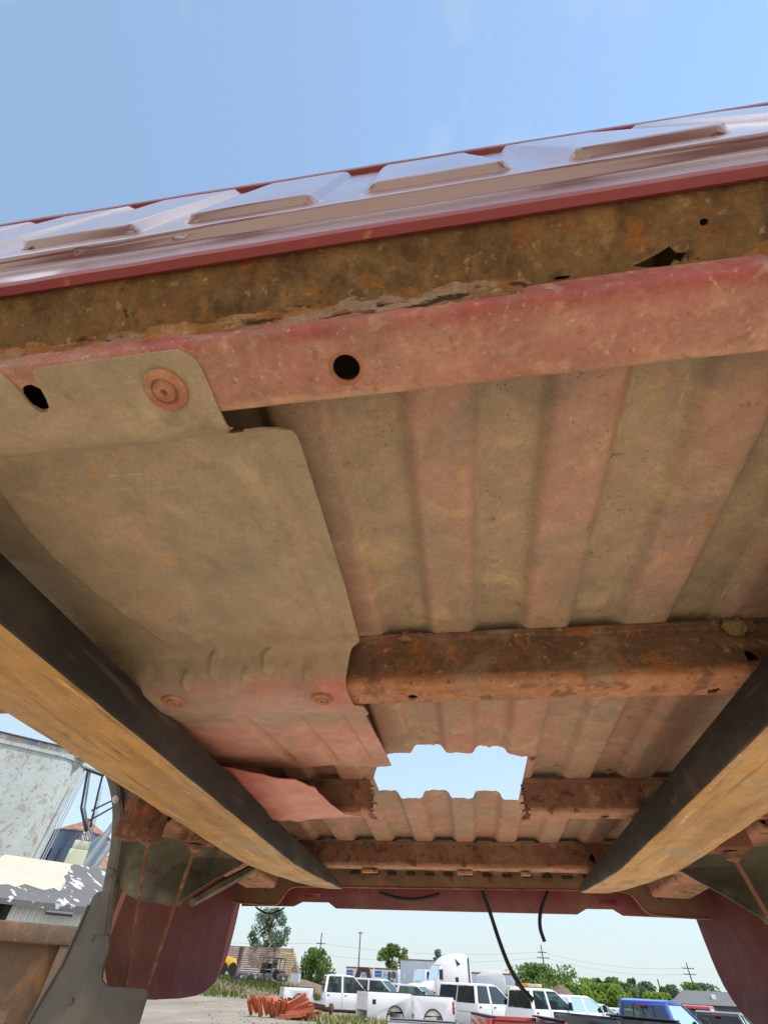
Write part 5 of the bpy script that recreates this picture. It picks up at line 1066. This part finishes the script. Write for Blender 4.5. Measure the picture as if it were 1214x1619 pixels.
def scrapheap(nm, az, D, z, w, n, label, seed):
    r = random.Random(seed); root = empty(nm, polar(az, D, z), label=label, cat='scrap engine', group='scrap engines below the rail stack')
    mb = MB()
    mb.box((-w * .5, -.25, 0), (w * .5, .25, .26)); lp('block', mb, M['scrap'], root, bevel=.04)
    for k in range(n):
        x = r.uniform(-w * .5, w * .5); y = r.uniform(-.3, .1); s = r.uniform(.06, .16)
        lp('casting', MB().box((x - s, y - s, .12), (x + s, y + s, .24 + s * 1.4), Matrix.Rotation(r.uniform(-.6, .6), 3, 'X') @ Matrix.Rotation(r.random() * 3, 3, 'Z')), M['scrap'], root, bevel=.02)
    lp('pulley', MB().lathe([(.16, 0), (.16, .06), (.06, .08)], (0, 1, 0), (r.uniform(-.2, .2), -.36, .24), 16), M['darksteel'], root)
    lp('pulley', MB().lathe([(.10, 0), (.10, .06), (.04, .08)], (0, 1, 0), (w * .3, -.36, .18), 16), M['galv'], root)
scrapheap('engine_block', -20.9, 55.0, 1.05, 1.3, 7, 'scrap engine at the left end, beside the yellow loader', 1)
scrapheap('engine_block', -19.6, 55.2, 1.05, 1.1, 7, 'scrap engine directly below the yellow pump stand', 2)
scrapheap('engine_block', -18.6, 54.9, 1.02, 1.0, 8, 'scrap engine in front of the black buggy', 3)
scrapheap('engine_block', -17.1, 55.0, 1.05, .8, 6, 'scrap engine at the foot of the yellow cage', 4)
# heap of orange rack beams
def Rz(a): return Matrix.Rotation(a, 3, 'Z')
bl = []
rb = random.Random(17)
hp = polar(-16.6, 30.6)
defs = []
for i in range(8): defs.append((-1.55 + .17 * i + rb.uniform(-.03, .03), rb.uniform(-.2, .1), .30 + .05 * (i % 3), radians(60 + rb.uniform(-18, 18)), radians(48 + rb.uniform(-10, 10)), .66))
for i in range(5): defs.append((-.45 + .12 * i, -.05 + .1 * (i % 2), .26 + .02 * i, radians(110 + rb.uniform(-12, 12)), radians(44), .66))
for i in range(6): defs.append((.35 + .12 * i, .25 - .14 * i, .50 - .055 * i, radians(-28 + rb.uniform(-6, 6)), radians(-20 + 2 * i), 1.45))
for i in range(4): defs.append((.55 + .22 * i, -.55 + .1 * i, .10 + .05 * (i % 2), radians(-18 + rb.uniform(-12, 12)), radians(-5), 1.1))
BW = ['leaning on the left of the heap', 'standing in the middle of the heap', 'lying slanted on the right of the heap', 'lying flat at the right foot of the heap']
def beam_mesh(Ln):
    mb = MB(); h, w, t = .17, .12, .016
    prof_ = [(-h / 2, -w / 2), (h / 2, -w / 2), (h / 2, -w / 2 + .02), (-h / 2 + t, -w / 2 + t), (-h / 2 + t, w / 2 - t), (h / 2, w / 2 - .02), (h / 2, w / 2), (-h / 2, w / 2)]
    mb.prism(prof_, 'x', -Ln / 2, Ln / 2); return mb
for i, (x, y, z, az_, ti, Ln) in enumerate(defs):
    o = build('rack_beam', beam_mesh(Ln), M['beam'])
    o.location = hp + Vector((x * 1.05, y, z * .95 + .02)); o.rotation_euler = (rb.uniform(0, 6), ti, az_)
    k = 0 if i < 8 else 1 if i < 13 else 2 if i < 19 else 3
    tag(o, 'short orange red steel channel beam ' + BW[k], 'beam', 'orange beams ' + BW[k])
# axle assembly right behind the beams
ax = empty('rusty_axle', polar(-14.6, 33.5), radians(-8), label='rusty truck axle frame lying between the orange beams and the white cab', cat='axle')
lp('tube', MB().tube([(-1.2, 0, .35), (1.3, 0, .28)], .07, 8), M['rust'], ax); lp('frame_rail', MB().box((-1.0, -.3, .38), (1.1, -.22, .50), Matrix.Rotation(radians(5), 3, 'Y')), M['brown'], ax); lp('hub', MB().lathe([(.20, 0), (.20, .14), (.1, .2)], (1, 0, 0), (1.25, 0, .28), 16), M['brown'], ax); lp('spring', MB().box((-.7, -.15, .1), (-.62, .15, .6)), M['brown'], ax)
# gravel mound
mc_ = polar(7.55, 66); rows = []
for j in range(17):
    ph = j / 16
    rows.append([((2.05 * (1 - ph) + .0) * cos(2 * pi * k / 40) * (1 + .12 * fbm(cos(2 * pi * k / 40), sin(2 * pi * k / 40), ph, 2)), 2.0 * (1 - ph) * sin(2 * pi * k / 40), 1.85 * (1 - (1 - ph) ** 1.7) + .08 * fbm(k * .3, ph * 3, 0, 1.5)) for k in range(41)])
gm = build('gravel_heap', MB().sheet(rows), M['berm']); gm.location = mc_; tag(gm, 'dark brown heap of gravel right of the white cabs', 'gravel heap')
# house
hc = polar(18.2, 66); hs = empty('house', hc, radians(-12), label='low dark house with a grey shingle roof at the far right', cat='house')
lp('wall', MB().box((-2.2, 0, 0), (4.2, 4, 1.15)), M['housewall'], hs); lp('roof', MB().add([(-2.5, -.4, 1.05), (4.5, -.4, 1.05), (3.6, 2, 1.92), (-1.1, 2, 1.92), (-2.5, 4.4, 1.05), (4.5, 4.4, 1.05)], [(0, 1, 2, 3), (3, 2, 5, 4), (0, 3, 4), (1, 5, 2), (0, 4, 5, 1)]), M['asphaltroof'], hs, smooth=0)
lp('roof_vent', MB().box((1.0, .6, 1.4), (1.35, .95, 1.72)), M['white'], hs)
